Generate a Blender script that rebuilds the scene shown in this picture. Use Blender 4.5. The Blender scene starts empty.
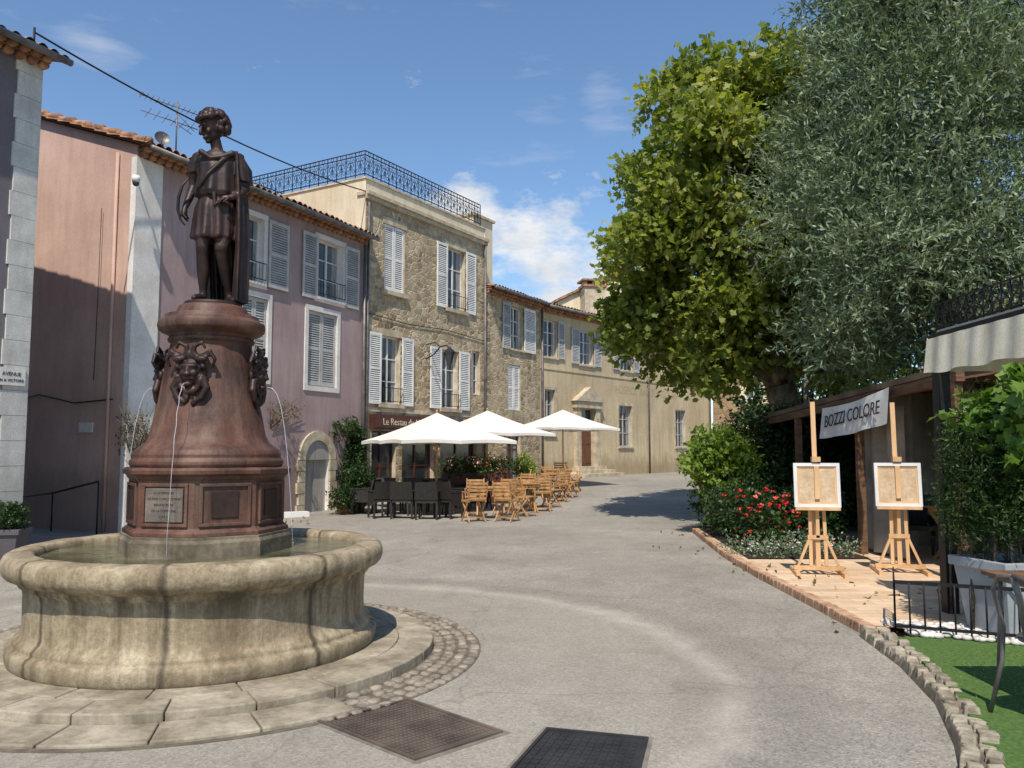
import bpy, math, random
import numpy as np
from mathutils import Vector, Matrix
random.seed(7); rng=np.random.default_rng(7)
sc=bpy.context.scene
V=Vector
def lin(r,g,b):
    f=lambda c:(c/255/12.92) if c/255<.04045 else ((c/255+.055)/1.055)**2.4
    return (f(r),f(g),f(b),1)
# ------------------------------------------------------------ materials
def nodes(name):
    m=bpy.data.materials.new(name); m.use_nodes=True
    nt=m.node_tree; b=nt.nodes['Principled BSDF']
    return m,nt,b
def N(nt,t,**k):
    n=nt.nodes.new(t)
    for a,v in k.items(): setattr(n,a,v)
    return n
def coords(nt,scale=(1,1,1)):
    tc=N(nt,'ShaderNodeTexCoord'); mp=N(nt,'ShaderNodeMapping'); mp.inputs['Scale'].default_value=scale
    nt.links.new(tc.outputs['Object'],mp.inputs[0]); return mp.outputs[0]
def noise(nt,vec,scale,detail=4,rough=.6):
    n=N(nt,'ShaderNodeTexNoise'); n.inputs['Scale'].default_value=scale; n.inputs['Detail'].default_value=detail; n.inputs['Roughness'].default_value=rough
    nt.links.new(vec,n.inputs['Vector']); return n.outputs[0]
def ramp(nt,fac,stops):
    r=N(nt,'ShaderNodeValToRGB'); e=r.color_ramp.elements
    while len(e)<len(stops): e.new(.5)
    for i,(p,c) in enumerate(stops): e[i].position=p; e[i].color=c if len(c)==4 else (*c,1)
    nt.links.new(fac,r.inputs[0]); return r.outputs[0]
def mixc(nt,fac,a,b,mode='MIX'):
    m=N(nt,'ShaderNodeMix',data_type='RGBA',blend_type=mode)
    for i,x in ((0,fac),(6,a),(7,b)):
        if hasattr(x,'links') or hasattr(x,'is_linked'): nt.links.new(x,m.inputs[i])
        else: m.inputs[i].default_value=x
    return m.outputs[2]
def math_(nt,op,a,b=None,c=None):
    m=N(nt,'ShaderNodeMath',operation=op)
    for i,x in enumerate((a,b,c)):
        if x is None: continue
        if hasattr(x,'is_linked'): nt.links.new(x,m.inputs[i])
        else: m.inputs[i].default_value=x
    return m.outputs[0]
def bump(nt,b,h,st=.3,dist=.02):
    n=N(nt,'ShaderNodeBump'); n.inputs['Strength'].default_value=st; n.inputs['Distance'].default_value=dist
    nt.links.new(h,n.inputs['Height']); nt.links.new(n.outputs[0],b.inputs['Normal'])
def mat(name,c1,c2=None,scale=3,rough=.8,bs=30,bst=.25,metal=0,stretch=(1,1,1),lo=.35,hi=.65,bd=.01,streak=None,spec=.3,dirt=0):
    m,nt,b=nodes(name)
    c1=(*c1[:3],1); c2=(*(c2 or tuple(x*.75 for x in c1[:3]))[:3],1)
    v=coords(nt,stretch); n=noise(nt,v,scale,5)
    col=ramp(nt,n,[(lo,c1),(hi,c2)])
    if streak:
        v2=coords(nt,(3,3,.35)); s=noise(nt,v2,1.6,5,.7)
        f=ramp(nt,s,[(.45,(0,0,0,1)),(.75,(1,1,1,1))])
        col=mixc(nt,math_(nt,'MULTIPLY',f,streak[1]),col,(*streak[0][:3],1))
    if dirt:   # rising damp and splash dirt at the foot of a wall
        sx=N(nt,'ShaderNodeSeparateXYZ'); nt.links.new(coords(nt),sx.inputs[0])
        d=ramp(nt,math_(nt,'SUBTRACT',math_(nt,'MULTIPLY',sx.outputs[2],.5),math_(nt,'MULTIPLY',noise(nt,coords(nt,(1,1,.6)),1.5,5,.7),.9)),[(-.0,(1,1,1,1)),(.25,(0,0,0,1))])
        col=mixc(nt,math_(nt,'MULTIPLY',d,dirt),col,(c2[0]*.45,c2[1]*.42,c2[2]*.38,1))
    nt.links.new(col,b.inputs['Base Color'])
    b.inputs['Roughness'].default_value=rough; b.inputs['Metallic'].default_value=metal
    b.inputs['Specular IOR Level'].default_value=spec
    if bst:
        fn=noise(nt,coords(nt),bs,3)
        bump(nt,b,fn,bst,bd)
        if streak:
            col2=mixc(nt,.5,col,ramp(nt,fn,[(.35,(.72,.72,.72,1)),(.6,(1.08,1.08,1.08,1))]),'MULTIPLY'); nt.links.new(col2,b.inputs['Base Color'])
    return m
def stone_mat(name,cols,mortar,scale=4,stretch=(1,1,1.5),bst=.6,edge=.06):
    m,nt,b=nodes(name)
    v=coords(nt,stretch); dn=N(nt,'ShaderNodeTexNoise'); dn.inputs['Scale'].default_value=5
    nt.links.new(v,dn.inputs['Vector'])
    va=N(nt,'ShaderNodeVectorMath',operation='MULTIPLY_ADD'); nt.links.new(dn.outputs[1],va.inputs[0]); va.inputs[1].default_value=(.10,.10,.10); nt.links.new(v,va.inputs[2])
    vo=N(nt,'ShaderNodeTexVoronoi'); vo.inputs['Scale'].default_value=scale; nt.links.new(va.outputs[0],vo.inputs['Vector'])
    ve=N(nt,'ShaderNodeTexVoronoi',feature='DISTANCE_TO_EDGE'); ve.inputs['Scale'].default_value=scale; nt.links.new(va.outputs[0],ve.inputs['Vector'])
    sep=N(nt,'ShaderNodeSeparateColor'); nt.links.new(vo.outputs['Color'],sep.inputs[0])
    c=ramp(nt,sep.outputs[0],[(i/(len(cols)-1),x) for i,x in enumerate(cols)])
    n=noise(nt,coords(nt),12); c=mixc(nt,.6,c,ramp(nt,n,[(.3,(.5,.5,.5,1)),(.7,(1.1,1.1,1.1,1))]),'MULTIPLY')
    e=ramp(nt,ve.outputs['Distance'],[(edge*.4,(0,0,0,1)),(edge*1.6,(1,1,1,1))])
    big=noise(nt,coords(nt),.5,3)
    e2=math_(nt,'MULTIPLY',e,ramp(nt,big,[(.35,(.6,.6,.6,1)),(.65,(1,1,1,1))]))
    c=mixc(nt,e2,(*mortar[:3],1),c)
    sg=ramp(nt,noise(nt,coords(nt,(2,2,.4)),1.0,5,.7),[(.45,(1,1,1,1)),(.72,(.62,.58,.54,1))]); c=mixc(nt,.8,c,sg,'MULTIPLY')
    nt.links.new(c,b.inputs['Base Color']); b.inputs['Roughness'].default_value=.9; b.inputs['Specular IOR Level'].default_value=.2
    h=math_(nt,'ADD',e,math_(nt,'MULTIPLY',n,.5)); bump(nt,b,h,bst,.03)
    return m
def leaf_mat(name,cols,trans=.35,rough=.5):
    m,nt,b=nodes(name)
    a=N(nt,'ShaderNodeAttribute',attribute_name='rnd')
    c=ramp(nt,a.outputs['Fac'],[(i/(len(cols)-1),x) for i,x in enumerate(cols)])
    nt.links.new(c,b.inputs['Base Color']); b.inputs['Roughness'].default_value=rough; b.inputs['Specular IOR Level'].default_value=.35
    t=N(nt,'ShaderNodeBsdfTranslucent')
    c2=mixc(nt,1.0,c,(1.5,1.6,.6,1),'MULTIPLY'); nt.links.new(c2,t.inputs[0])
    mx=N(nt,'ShaderNodeMixShader'); mx.inputs[0].default_value=trans
    nt.links.new(b.outputs[0],mx.inputs[1]); nt.links.new(t.outputs[0],mx.inputs[2])
    nt.links.new(mx.outputs[0],nt.nodes['Material Output'].inputs[0]); return m
# ------------------------------------------------------------ mesh builder
class MB:
    def __init__(s): s.v=[];s.f=[];s.m=[];s.mats=[];s.sm=[]
    def mi(s,m):
        if m not in s.mats: s.mats.append(m)
        return s.mats.index(m)
    def add(s,vs,fs,m,smooth=False,M=None):
        o=len(s.v)
        for p in vs:
            p=V(p)
            if M is not None: p=M@p
            s.v.append((p.x,p.y,p.z))
        i=s.mi(m)
        for f in fs: s.f.append([o+k for k in f]); s.m.append(i); s.sm.append(smooth)
    def box(s,a,b,m,M=None):
        x0,y0,z0=a;x1,y1,z1=b
        if x0>x1:x0,x1=x1,x0
        if y0>y1:y0,y1=y1,y0
        if z0>z1:z0,z1=z1,z0
        s.add([(x0,y0,z0),(x1,y0,z0),(x1,y1,z0),(x0,y1,z0),(x0,y0,z1),(x1,y0,z1),(x1,y1,z1),(x0,y1,z1)],
          [(0,3,2,1),(4,5,6,7),(0,1,5,4),(1,2,6,5),(2,3,7,6),(3,0,4,7)],m,False,M)
    def beam(s,p,q,w,h,m,M=None,up=(0,0,1)):
        p=V(p);q=V(q);d=(q-p);L=d.length;d.normalize();u=V(up)
        if abs(d.dot(u))>.98:u=V((0,1,0))
        x=d.cross(u).normalized();z=x.cross(d)
        R=Matrix((( x.x,d.x,z.x,p.x),(x.y,d.y,z.y,p.y),(x.z,d.z,z.z,p.z),(0,0,0,1)))
        s.box((-w/2,0,-h/2),(w/2,L,h/2),m,(M@R) if M is not None else R)
    def tube(s,pts,r,m,n=6,M=None,smooth=True,closed=False):
        pts=[V(p) for p in pts]; k=len(pts)
        rs=r if isinstance(r,(list,tuple)) else [r]*k
        vs=[];fs=[];prev=None
        for i,p in enumerate(pts):
            if closed: d=pts[(i+1)%k]-pts[i-1]
            else: d=pts[min(i+1,k-1)]-pts[max(i-1,0)]
            if d.length<1e-9:d=V((0,0,1))
            d.normalize()
            if prev is None: a=V((0,0,1)) if abs(d.z)<.9 else V((1,0,0)); x=d.cross(a).normalized()
            else:
                x=prev-d*prev.dot(d)
                x=x.normalized() if x.length>1e-6 else d.orthogonal().normalized()
            prev=x;y=d.cross(x)
            for j in range(n):
                t=2*math.pi*j/n; vs.append(p+(x*math.cos(t)+y*math.sin(t))*rs[i])
        for i in range(k if closed else k-1):
            for j in range(n):
                a=i*n+j;b=i*n+(j+1)%n;c=((i+1)%k)*n+(j+1)%n;d_=((i+1)%k)*n+j
                fs.append((a,b,c,d_))
        if not closed: fs.append(tuple(range(n-1,-1,-1)));fs.append(tuple((k-1)*n+j for j in range(n)))
        s.add(vs,fs,m,smooth,M)
    def lathe(s,prof,m,n=64,M=None,smooth=True,phase=0,func=None,cap=True):
        vs=[];fs=[]
        for r,z in prof:
            for j in range(n):
                t=phase+2*math.pi*j/n; rr=r if func is None else func(r,z,t)
                vs.append((rr*math.cos(t),rr*math.sin(t),z))
        for i in range(len(prof)-1):
            for j in range(n): fs.append((i*n+j,i*n+(j+1)%n,(i+1)*n+(j+1)%n,(i+1)*n+j))
        if cap:
            fs.append(tuple(range(n-1,-1,-1)));fs.append(tuple((len(prof)-1)*n+j for j in range(n)))
        s.add(vs,fs,m,smooth,M)
    def loft(s,rings,m,n=48,M=None,k=11,ph=0):
        vs=[];fs=[]
        for (z,cx,cy,rx,ry,am) in rings:
            for j in range(n):
                t=2*math.pi*j/n; f=1+am*(math.cos(k*t+ph+z*3)+.6*math.sin((k-4)*t+z*5))/max(rx,.01)*.7
                vs.append((cx+rx*math.cos(t)*f,cy+ry*math.sin(t)*f,z))
        for i in range(len(rings)-1):
            for j in range(n): fs.append((i*n+j,i*n+(j+1)%n,(i+1)*n+(j+1)%n,(i+1)*n+j))
        fs.append(tuple(range(n-1,-1,-1)));fs.append(tuple((len(rings)-1)*n+j for j in range(n)))
        s.add(vs,fs,m,True,M)
    def ell(s,c,r,m,M=None,nu=12,nv=8,R=None):
        if not hasattr(r,'__len__'): r=(r,r,r)
        vs=[];fs=[]
        for i in range(nv+1):
            ph=math.pi*i/nv
            for j in range(nu):
                t=2*math.pi*j/nu
                p=V((r[0]*math.sin(ph)*math.cos(t),r[1]*math.sin(ph)*math.sin(t),r[2]*math.cos(ph)))
                if R is not None: p=R@p
                vs.append(p+V(c))
        for i in range(nv):
            for j in range(nu): fs.append((i*nu+j,(i+1)*nu+j,(i+1)*nu+(j+1)%nu,i*nu+(j+1)%nu))
        s.add(vs,fs,m,True,M)
    def limb(s,pts,rs,m,M=None,n=12):
        s.tube(pts,rs,m,n,M)
        for p,r in zip(pts,rs): s.ell(p,r*1.0,m,M,10,6)
    def mesh(s,name):
        me=bpy.data.meshes.new(name); me.from_pydata(s.v,[],s.f)
        for m in s.mats: me.materials.append(m)
        me.polygons.foreach_set('material_index',s.m); me.polygons.foreach_set('use_smooth',s.sm)
        me.update(); return me
    def build(s,name,parent=None,bevel=0):
        o=bpy.data.objects.new(name,s.mesh(name)); sc.collection.objects.link(o)
        if parent: o.parent=parent
        if bevel:
            b=o.modifiers.new('bevel','BEVEL'); b.width=bevel; b.segments=2; b.limit_method='ANGLE'
        return o
def empty(name,loc=(0,0,0),rz=0):
    e=bpy.data.objects.new(name,None); e.empty_display_size=.3; sc.collection.objects.link(e)
    e.location=loc; e.rotation_euler=(0,0,rz); return e
def inst(name,parts,loc,rz=0,s=1):
    e=empty(name,loc,rz); e.scale=(s,s,s)
    for pn,me in parts:
        o=bpy.data.objects.new(pn,me); sc.collection.objects.link(o); o.parent=e
    return e
def text(body,size,M,m,parent,name='lettering',ext=.003,ax='CENTER'):
    c=bpy.data.curves.new(name,'FONT'); c.body=body; c.size=size; c.extrude=ext; c.align_x=ax; c.align_y='CENTER'
    o=bpy.data.objects.new(name,c); sc.collection.objects.link(o); c.materials.append(m); o.matrix_world=M
    if parent: o.parent=parent
    return o
def ss(x): x=max(0,min(1,x)); return x*x*(3-2*x)
def gz(x,y): return .5*ss((y-20)/13)
# ------------------------------------------------------------ leaves
def leaves(name,clumps,ntw,per,ll,lw,m,tl=.4,up=0.,parent=None,spread=.8,shell=.45,seed=1,lobed=False):
    g=np.random.default_rng(seed)
    C=np.array([c[0] for c in clumps],float); R=np.array([c[1] if hasattr(c[1],'__len__') else (c[1],)*3 for c in clumps],float)
    w=(R.prod(1))**(2/3); w/=w.sum()
    idx=g.choice(len(C),ntw,p=w)
    d=g.normal(size=(ntw,3)); d/=np.linalg.norm(d,axis=1)[:,None]
    rad=shell+(1-shell)*g.random(ntw)**.6
    pos=C[idx]+d*R[idx]*rad[:,None]
    td=d*.8+g.normal(size=(ntw,3))*.5; td[:,2]+=up; td/=np.linalg.norm(td,axis=1)[:,None]
    k=np.tile(np.arange(per),ntw)/per; P=np.repeat(pos,per,0)+np.repeat(td,per,0)*(tl*k)[:,None]
    P[:,2]-= (k**2)*tl*.25*(0 if up>0 else 1)
    T=np.repeat(td,per,0)
    n=len(P); ld=T*(1-spread)+g.normal(size=(n,3))*spread*.7; ld/=np.linalg.norm(ld,axis=1)[:,None]
    r=g.normal(size=(n,3)); r[:,2]+=.8
    s=np.cross(ld,r); s/=np.linalg.norm(s,axis=1)[:,None]+1e-9
    L=ll*(.6+.8*g.random(n))[:,None]; W=lw*(.6+.8*g.random(n))[:,None]
    up_=np.cross(s,ld)
    if lobed:
        q=10; pr=[(0,0),(.12,.42),(.38,.30),(.55,.52),(.70,.22),(1,0),(.70,-.22),(.55,-.52),(.38,-.30),(.12,-.42)]
    else:
        q=4; pr=[(0,0),(.5,.5),(1,0),(.5,-.5)]
    v=np.empty((n,q,3))
    for i,(a,b) in enumerate(pr): v[:,i]=P+ld*L*a+s*W*b+up_*W*abs(b)*.3
    keep=P[:,2]>.03; v=v[keep]; n=len(v)
    me=bpy.data.meshes.new(name); me.vertices.add(n*q); me.vertices.foreach_set('co',v.reshape(-1))
    me.loops.add(n*q); me.loops.foreach_set('vertex_index',np.arange(n*q,dtype=np.int32))
    me.polygons.add(n); me.polygons.foreach_set('loop_start',np.arange(0,n*q,q,dtype=np.int32))
    try: me.polygons.foreach_set('loop_total',np.full(n,q,dtype=np.int32))
    except Exception: pass
    me.materials.append(m); me.update(calc_edges=True)
    at=me.attributes.new('rnd','FLOAT','FACE')
    cr=g.random(len(C))[idx]
    tw=np.repeat(g.random(ntw)*.5+cr*.5,per)[keep]; at.data.foreach_set('value',np.clip(tw*.65+g.random(n)*.35,0,1).astype(np.float32))
    o=bpy.data.objects.new(name,me); sc.collection.objects.link(o)
    if parent:o.parent=parent
    return o
# ------------------------------------------------------------ material set
M_white=mat('white_paint',lin(226,223,216),lin(204,201,196),scale=2,rough=.5,bst=.05)
M_shut=mat('white_shutter',lin(236,232,224),lin(210,207,200),scale=3,rough=.6,bst=.05)
M_shutg=mat('grey_shutter',lin(192,188,182),lin(166,164,160),scale=3,rough=.6,bst=.05)
M_glass=mat('window_glass',(.02,.025,.03),(.05,.055,.06),scale=1.2,rough=.06,bst=0,spec=.6)
M_dark=mat('dark_interior',(.012,.011,.010),(.03,.025,.02),scale=2)  # near-black walls: shade under the shelter roof is put into their colour
M_mauve=mat('mauve_render',lin(180,156,152),lin(160,136,134),scale=.8,bs=60,bst=.15,streak=(lin(132,110,108),.5),dirt=.5)
M_pink=mat('pink_render',lin(212,178,160),lin(192,158,142),scale=.7,bs=50,bst=.2,streak=(lin(165,136,122),.5),dirt=.4)
M_cream=mat('cream_render',lin(230,214,184),lin(210,192,160),scale=.6,bs=40,bst=.25,streak=(lin(170,150,120),.5))
M_creamD=mat('ochre_render',lin(212,192,156),lin(188,168,134),scale=.45,bs=20,bst=.3,streak=(lin(148,130,102),.6),dirt=.5)
M_grey=mat('grey_render',lin(122,116,120),lin(106,100,104),scale=.8,bs=50,bst=.2,streak=(lin(88,83,86),.4),dirt=.5)
M_quoin=mat('pale_quoin_stone',lin(214,210,202),lin(186,182,174),scale=2,bs=40,bst=.2,streak=(lin(150,145,136),.4),dirt=.4)
M_trim=mat('white_trim',lin(235,228,220),lin(215,206,196),scale=2,bs=40,bst=.15,streak=(lin(180,170,158),.3))
M_stone=stone_mat('rubble_stone',[lin(118,98,74),lin(200,176,140),lin(156,132,100),lin(220,200,166),lin(134,118,98),lin(186,158,118)],lin(196,180,152),scale=3.9,bst=.8)
M_stoneE=stone_mat('tower_stone',[lin(140,114,84),lin(184,158,120),lin(160,134,100)],lin(158,138,110),scale=2.6)
M_tile=mat('terracotta_tile',lin(190,145,112),lin(130,92,70),scale=5,rough=.9,bs=20,bst=.4,streak=(lin(85,72,62),.7))
M_wood=mat('weathered_wood',lin(120,90,65),lin(85,62,45),scale=3,stretch=(1,1,8),bs=30)
M_iron=mat('black_iron',(.015,.015,.016),(.03,.028,.026),scale=6,rough=.5,metal=.4)
M_zinc=mat('zinc',lin(130,125,120),lin(95,90,88),scale=4,rough=.5,metal=.5)
M_teak=mat('teak_wood',lin(200,156,106),lin(162,120,76),scale=8,stretch=(1,1,.3),rough=.55,bs=60,bst=.1)
M_pine=mat('pine_wood',lin(218,178,132),lin(190,148,104),scale=6,stretch=(1,1,.25),rough=.5,bs=60,bst=.1)
M_rattan=mat('dark_rattan',(.02,.018,.016),(.045,.038,.032),scale=30,rough=.6,bs=80,bst=.5)
# ------------------------------------------------------------ ground
def asphalt():
    m,nt,b=nodes('asphalt')
    v=coords(nt); big=noise(nt,v,.35,4); mid=noise(nt,v,2.5,5,.65)
    c=ramp(nt,big,[(.3,lin(140,134,124)),(.7,lin(166,159,147))])
    c=mixc(nt,.7,c,ramp(nt,mid,[(.3,(.80,.80,.80,1)),(.7,(1.07,1.06,1.05,1))]),'MULTIPLY')
    vo=N(nt,'ShaderNodeTexVoronoi'); vo.inputs['Scale'].default_value=78; nt.links.new(v,vo.inputs['Vector'])
    sep=N(nt,'ShaderNodeSeparateColor'); nt.links.new(vo.outputs['Color'],sep.inputs[0])
    c=mixc(nt,.75,c,ramp(nt,sep.outputs[0],[(0,(.5,.5,.5,1)),(.4,(.92,.92,.92,1)),(.8,(1.08,1.07,1.05,1)),(1,(1.45,1.42,1.34,1))]),'MULTIPLY')
    def dist(cx,cy):
        d=N(nt,'ShaderNodeVectorMath',operation='DISTANCE'); d.inputs[1].default_value=(cx,cy,0)
        nt.links.new(v,d.inputs[0]); return d.outputs['Value']
    wob=math_(nt,'MULTIPLY',math_(nt,'SUBTRACT',noise(nt,v,1.3,3),.5),.35)
    r=math_(nt,'ADD',dist(-2.25,6.2),wob)
    band=math_(nt,'SUBTRACT',1,math_(nt,'MULTIPLY',math_(nt,'ABSOLUTE',math_(nt,'SUBTRACT',r,3.72)),5.)); band=math_(nt,'MAXIMUM',band,0)
    c=mixc(nt,math_(nt,'MULTIPLY',math_(nt,'MULTIPLY',band,mid),.55),c,lin(205,198,184))
    band2=math_(nt,'MAXIMUM',math_(nt,'SUBTRACT',1,math_(nt,'MULTIPLY',math_(nt,'ABSOLUTE',math_(nt,'SUBTRACT',r,4.15)),2.6)),0)
    c=mixc(nt,math_(nt,'MULTIPLY',band2,.30),c,lin(108,100,90))
    ins=ramp(nt,math_(nt,'MULTIPLY',r,.1),[(.36,(1,1,1,1)),(.40,(0,0,0,1))])
    c=mixc(nt,math_(nt,'MULTIPLY',ins,.3),c,lin(160,148,130))
    ve=N(nt,'ShaderNodeTexVoronoi',feature='DISTANCE_TO_EDGE'); ve.inputs['Scale'].default_value=.3
    wv=N(nt,'ShaderNodeVectorMath',operation='MULTIPLY_ADD'); dn=N(nt,'ShaderNodeTexNoise'); dn.inputs['Scale'].default_value=2; nt.links.new(v,dn.inputs['Vector'])
    nt.links.new(dn.outputs[1],wv.inputs[0]); wv.inputs[1].default_value=(.7,.7,.7); nt.links.new(v,wv.inputs[2]); nt.links.new(wv.outputs[0],ve.inputs['Vector'])
    cr=ramp(nt,ve.outputs['Distance'],[(.0,(1,1,1,1)),(.005,(0,0,0,1))])
    c=mixc(nt,math_(nt,'MULTIPLY',cr,.3),c,lin(80,76,72))
    st=ramp(nt,noise(nt,coords(nt,(1,.5,1)),1.1,7,.72),[(.52,(0,0,0,1)),(.70,(1,1,1,1))])
    c=mixc(nt,math_(nt,'MULTIPLY',st,.38),c,lin(104,99,90))
    nt.links.new(c,b.inputs['Base Color']); b.inputs['Roughness'].default_value=.9; b.inputs['Specular IOR Level'].default_value=.25
    bump(nt,b,sep.outputs[0],.5,.005); return m
M_asph=asphalt()
xs=sorted(set([-400,-200,-100,-60,-40,-30]+list(range(-20,24,2))+[30,40,60,100,200,400])); ys=[-200,-60,-20,-8,0,8,16]+list(range(20,36,1))+[40,50,70,100,200,500]
mb=MB(); vs=[(x,y,gz(x,y)) for y in ys for x in xs]; nx=len(xs)
mb.add(vs,[(j*nx+i,j*nx+i+1,(j+1)*nx+i+1,(j+1)*nx+i) for j in range(len(ys)-1) for i in range(nx-1)],M_asph,True)
mb.build('ground')
# manholes
def manhole(name,P,nb,col):
    mm=mat(name+'_iron',col,tuple(x*.55 for x in col[:3]),scale=4,rough=.6,metal=.3,bs=60)
    mc=mat(name+'_surround',lin(138,128,114),lin(110,102,90),scale=8)
    b=MB(); P=[V((*p,0)) for p in P]
    def q(u,v): return (P[0]*(1-u)+P[1]*u)*(1-v)+(P[3]*(1-u)+P[2]*u)*v
    def slab(u0,u1,v0,v1,z0,z1,mt_=None):
        c=[q(u0,v0),q(u1,v0),q(u1,v1),q(u0,v1)]
        b.add([(p.x,p.y,z0) for p in c]+[(p.x,p.y,z1) for p in c],[(0,3,2,1),(4,5,6,7),(0,1,5,4),(1,2,6,5),(2,3,7,6),(3,0,4,7)],mt_ or mm)
    for a in ((-.04,1.04,-.04,-.002),(-.04,1.04,1.002,1.04),(-.04,-.002,-.002,1.002),(1.002,1.04,-.002,1.002)): slab(*a,-.01,.003,mc)
    slab(.0,1,.0,1,-.01,.004)
    for a in ((0,1,0,.035),(0,1,.965,1),(0,.03,.035,.965),(.97,1,.035,.965)): slab(*a,.004,.012)
    for i in range(nb):
        for j in range(nb):
            u=.06+.88*i/nb; w=.06+.88*j/nb; g=.88/nb*.62
            slab(u,u+g,w,w+g,.004,.009)
    b.build(name)
manhole('manhole_cover',[(-1.15,4.98),(-.50,4.37),(-.05,4.80),(-.67,5.42)],20,lin(120,106,94)[:3])
manhole('drain_grate',[(-.08,4.05),(.57,3.95),(.76,4.70),(.20,4.86)],12,lin(66,64,64)[:3])
# ------------------------------------------------------------ fountain
FC=(-2.47,6.7,0)
F=empty('fountain',FC)
def basin_mat():
    m,nt,b=nodes('basin_limestone')
    v=coords(nt); n=noise(nt,v,2.6,6,.7); c=ramp(nt,n,[(.3,lin(132,116,92)),(.5,lin(170,154,126)),(.72,lin(196,182,154))])
    fn=noise(nt,v,28,4,.75); c=mixc(nt,.8,c,ramp(nt,fn,[(.35,(.62,.60,.58,1)),(.62,(1.05,1.05,1.05,1))]),'MULTIPLY')
    v2=coords(nt,(5,5,.45)); s=ramp(nt,noise(nt,v2,1.1,6,.75),[(.42,(0,0,0,1)),(.64,(1,1,1,1))])
    c=mixc(nt,math_(nt,'MULTIPLY',s,.7),c,lin(98,82,60))
    sx=N(nt,'ShaderNodeSeparateXYZ'); nt.links.new(v,sx.inputs[0])
    a=math_(nt,'ARCTAN2',sx.outputs[1],sx.outputs[0]); a=math_(nt,'FRACT',math_(nt,'ADD',math_(nt,'MULTIPLY',a,8/(2*math.pi)),10.28))
    dd=math_(nt,'ABSOLUTE',math_(nt,'SUBTRACT',a,.5)); dd=math_(nt,'ADD',dd,math_(nt,'MULTIPLY',math_(nt,'SUBTRACT',noise(nt,v,9,4,.8),.5),.035))
    jn=ramp(nt,dd,[(.0,(1,1,1,1)),(.006,(.9,.9,.9,1)),(.03,(0,0,0,1))]); c=mixc(nt,math_(nt,'MULTIPLY',jn,.75),c,lin(58,50,40))
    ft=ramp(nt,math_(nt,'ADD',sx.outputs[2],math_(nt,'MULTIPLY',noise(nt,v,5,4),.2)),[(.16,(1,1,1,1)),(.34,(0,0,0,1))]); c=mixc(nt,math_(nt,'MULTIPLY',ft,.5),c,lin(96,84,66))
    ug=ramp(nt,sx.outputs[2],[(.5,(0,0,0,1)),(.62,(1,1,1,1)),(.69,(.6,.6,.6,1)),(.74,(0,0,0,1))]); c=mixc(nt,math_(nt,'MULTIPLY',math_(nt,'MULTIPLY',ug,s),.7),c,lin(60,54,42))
    nt.links.new(c,b.inputs['Base Color']); b.inputs['Roughness'].default_value=.8; b.inputs['Specular IOR Level'].default_value=.3
    bump(nt,b,math_(nt,'ADD',fn,math_(nt,'MULTIPLY',jn,-2)),.6,.010); return m
M_basin=basin_mat()
mb=MB()
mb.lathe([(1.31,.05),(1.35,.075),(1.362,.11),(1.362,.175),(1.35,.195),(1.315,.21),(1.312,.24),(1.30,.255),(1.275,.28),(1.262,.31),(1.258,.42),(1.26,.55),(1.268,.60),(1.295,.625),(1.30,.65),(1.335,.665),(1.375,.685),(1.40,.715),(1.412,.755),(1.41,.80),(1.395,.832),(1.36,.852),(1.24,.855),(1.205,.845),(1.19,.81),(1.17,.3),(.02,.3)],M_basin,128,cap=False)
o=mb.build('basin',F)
tx=bpy.data.textures.new('wear','CLOUDS'); tx.noise_scale=.25
dm=o.modifiers.new('sub','SUBSURF'); dm.levels=1; dm.render_levels=1; dm.subdivision_type='SIMPLE'
dm=o.modifiers.new('wear','DISPLACE'); dm.texture=tx; dm.strength=.014
m,nt,b=nodes('fountain_water'); b.inputs['Roughness'].default_value=.04; b.inputs['Specular IOR Level'].default_value=.9
c=ramp(nt,noise(nt,coords(nt),3,5),[(.35,lin(62,62,38)),(.65,lin(120,120,86))]); nt.links.new(c,b.inputs['Base Color'])
bump(nt,b,noise(nt,coords(nt),14,3),.35,.03); M_water=m
mb=MB(); mb.lathe([(1.184,.80),(.3,.80)],M_water,96,cap=False); mb.build('water',F)
M_slab=mat('platform_limestone',lin(180,168,146),lin(132,120,100),scale=2.5,bs=22,bst=.6,streak=(lin(96,86,70),.75))
mb=MB()
def ringblocks(mb,r0,r1,z0,z1,n,m,gap=.008,ph=0,jit=0,rng_=None):
    for i in range(n):
        am=math.degrees(ph+2*math.pi*(i+.5)/n)%360
        if rng_ and not (rng_[0]<=am<=rng_[1]): continue
        a0=ph+2*math.pi*i/n+gap/r1; a1=ph+2*math.pi*(i+1)/n-gap/r1
        k=max(1,int((a1-a0)/.08)); vs=[];dz=random.uniform(-jit,jit); j0=random.uniform(-jit,jit)
        for q in range(k+1):
            a=a0+(a1-a0)*q/k
            for r,z in ((r0,z0),(r1+j0,z0),(r1+j0,z1+dz),(r0,z1+dz)): vs.append((r*math.cos(a),r*math.sin(a),z))
        fs=[(0,1,2,3),(k*4+3,k*4+2,k*4+1,k*4)]
        for q in range(k):
            for e in range(4): fs.append((q*4+e,q*4+4+e,q*4+4+(e+1)%4,q*4+(e+1)%4))
        mb.add(vs,fs,m)
ringblocks(mb,1.0,1.55,-.05,.080,17,M_slab,.004,.05,.002)
ringblocks(mb,1.552,1.83,-.05,.078,22,M_slab,.004,.1,.004)
ringblocks(mb,1.835,2.17,-.05,.026,23,M_slab,.005,.3,.004,(185,312))
mb.build('platform',F,bevel=.010)
M_cob=mat('cobble_stone',lin(160,148,130),lin(102,92,80),scale=9,bs=40,bst=.4)
M_joint=mat('cobble_joint',lin(118,108,92),lin(88,80,68),scale=9,bs=40,bst=.5)
mb=MB(); ringblocks(mb,1.80,2.22,-.02,.004,24,M_joint,0)
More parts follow.
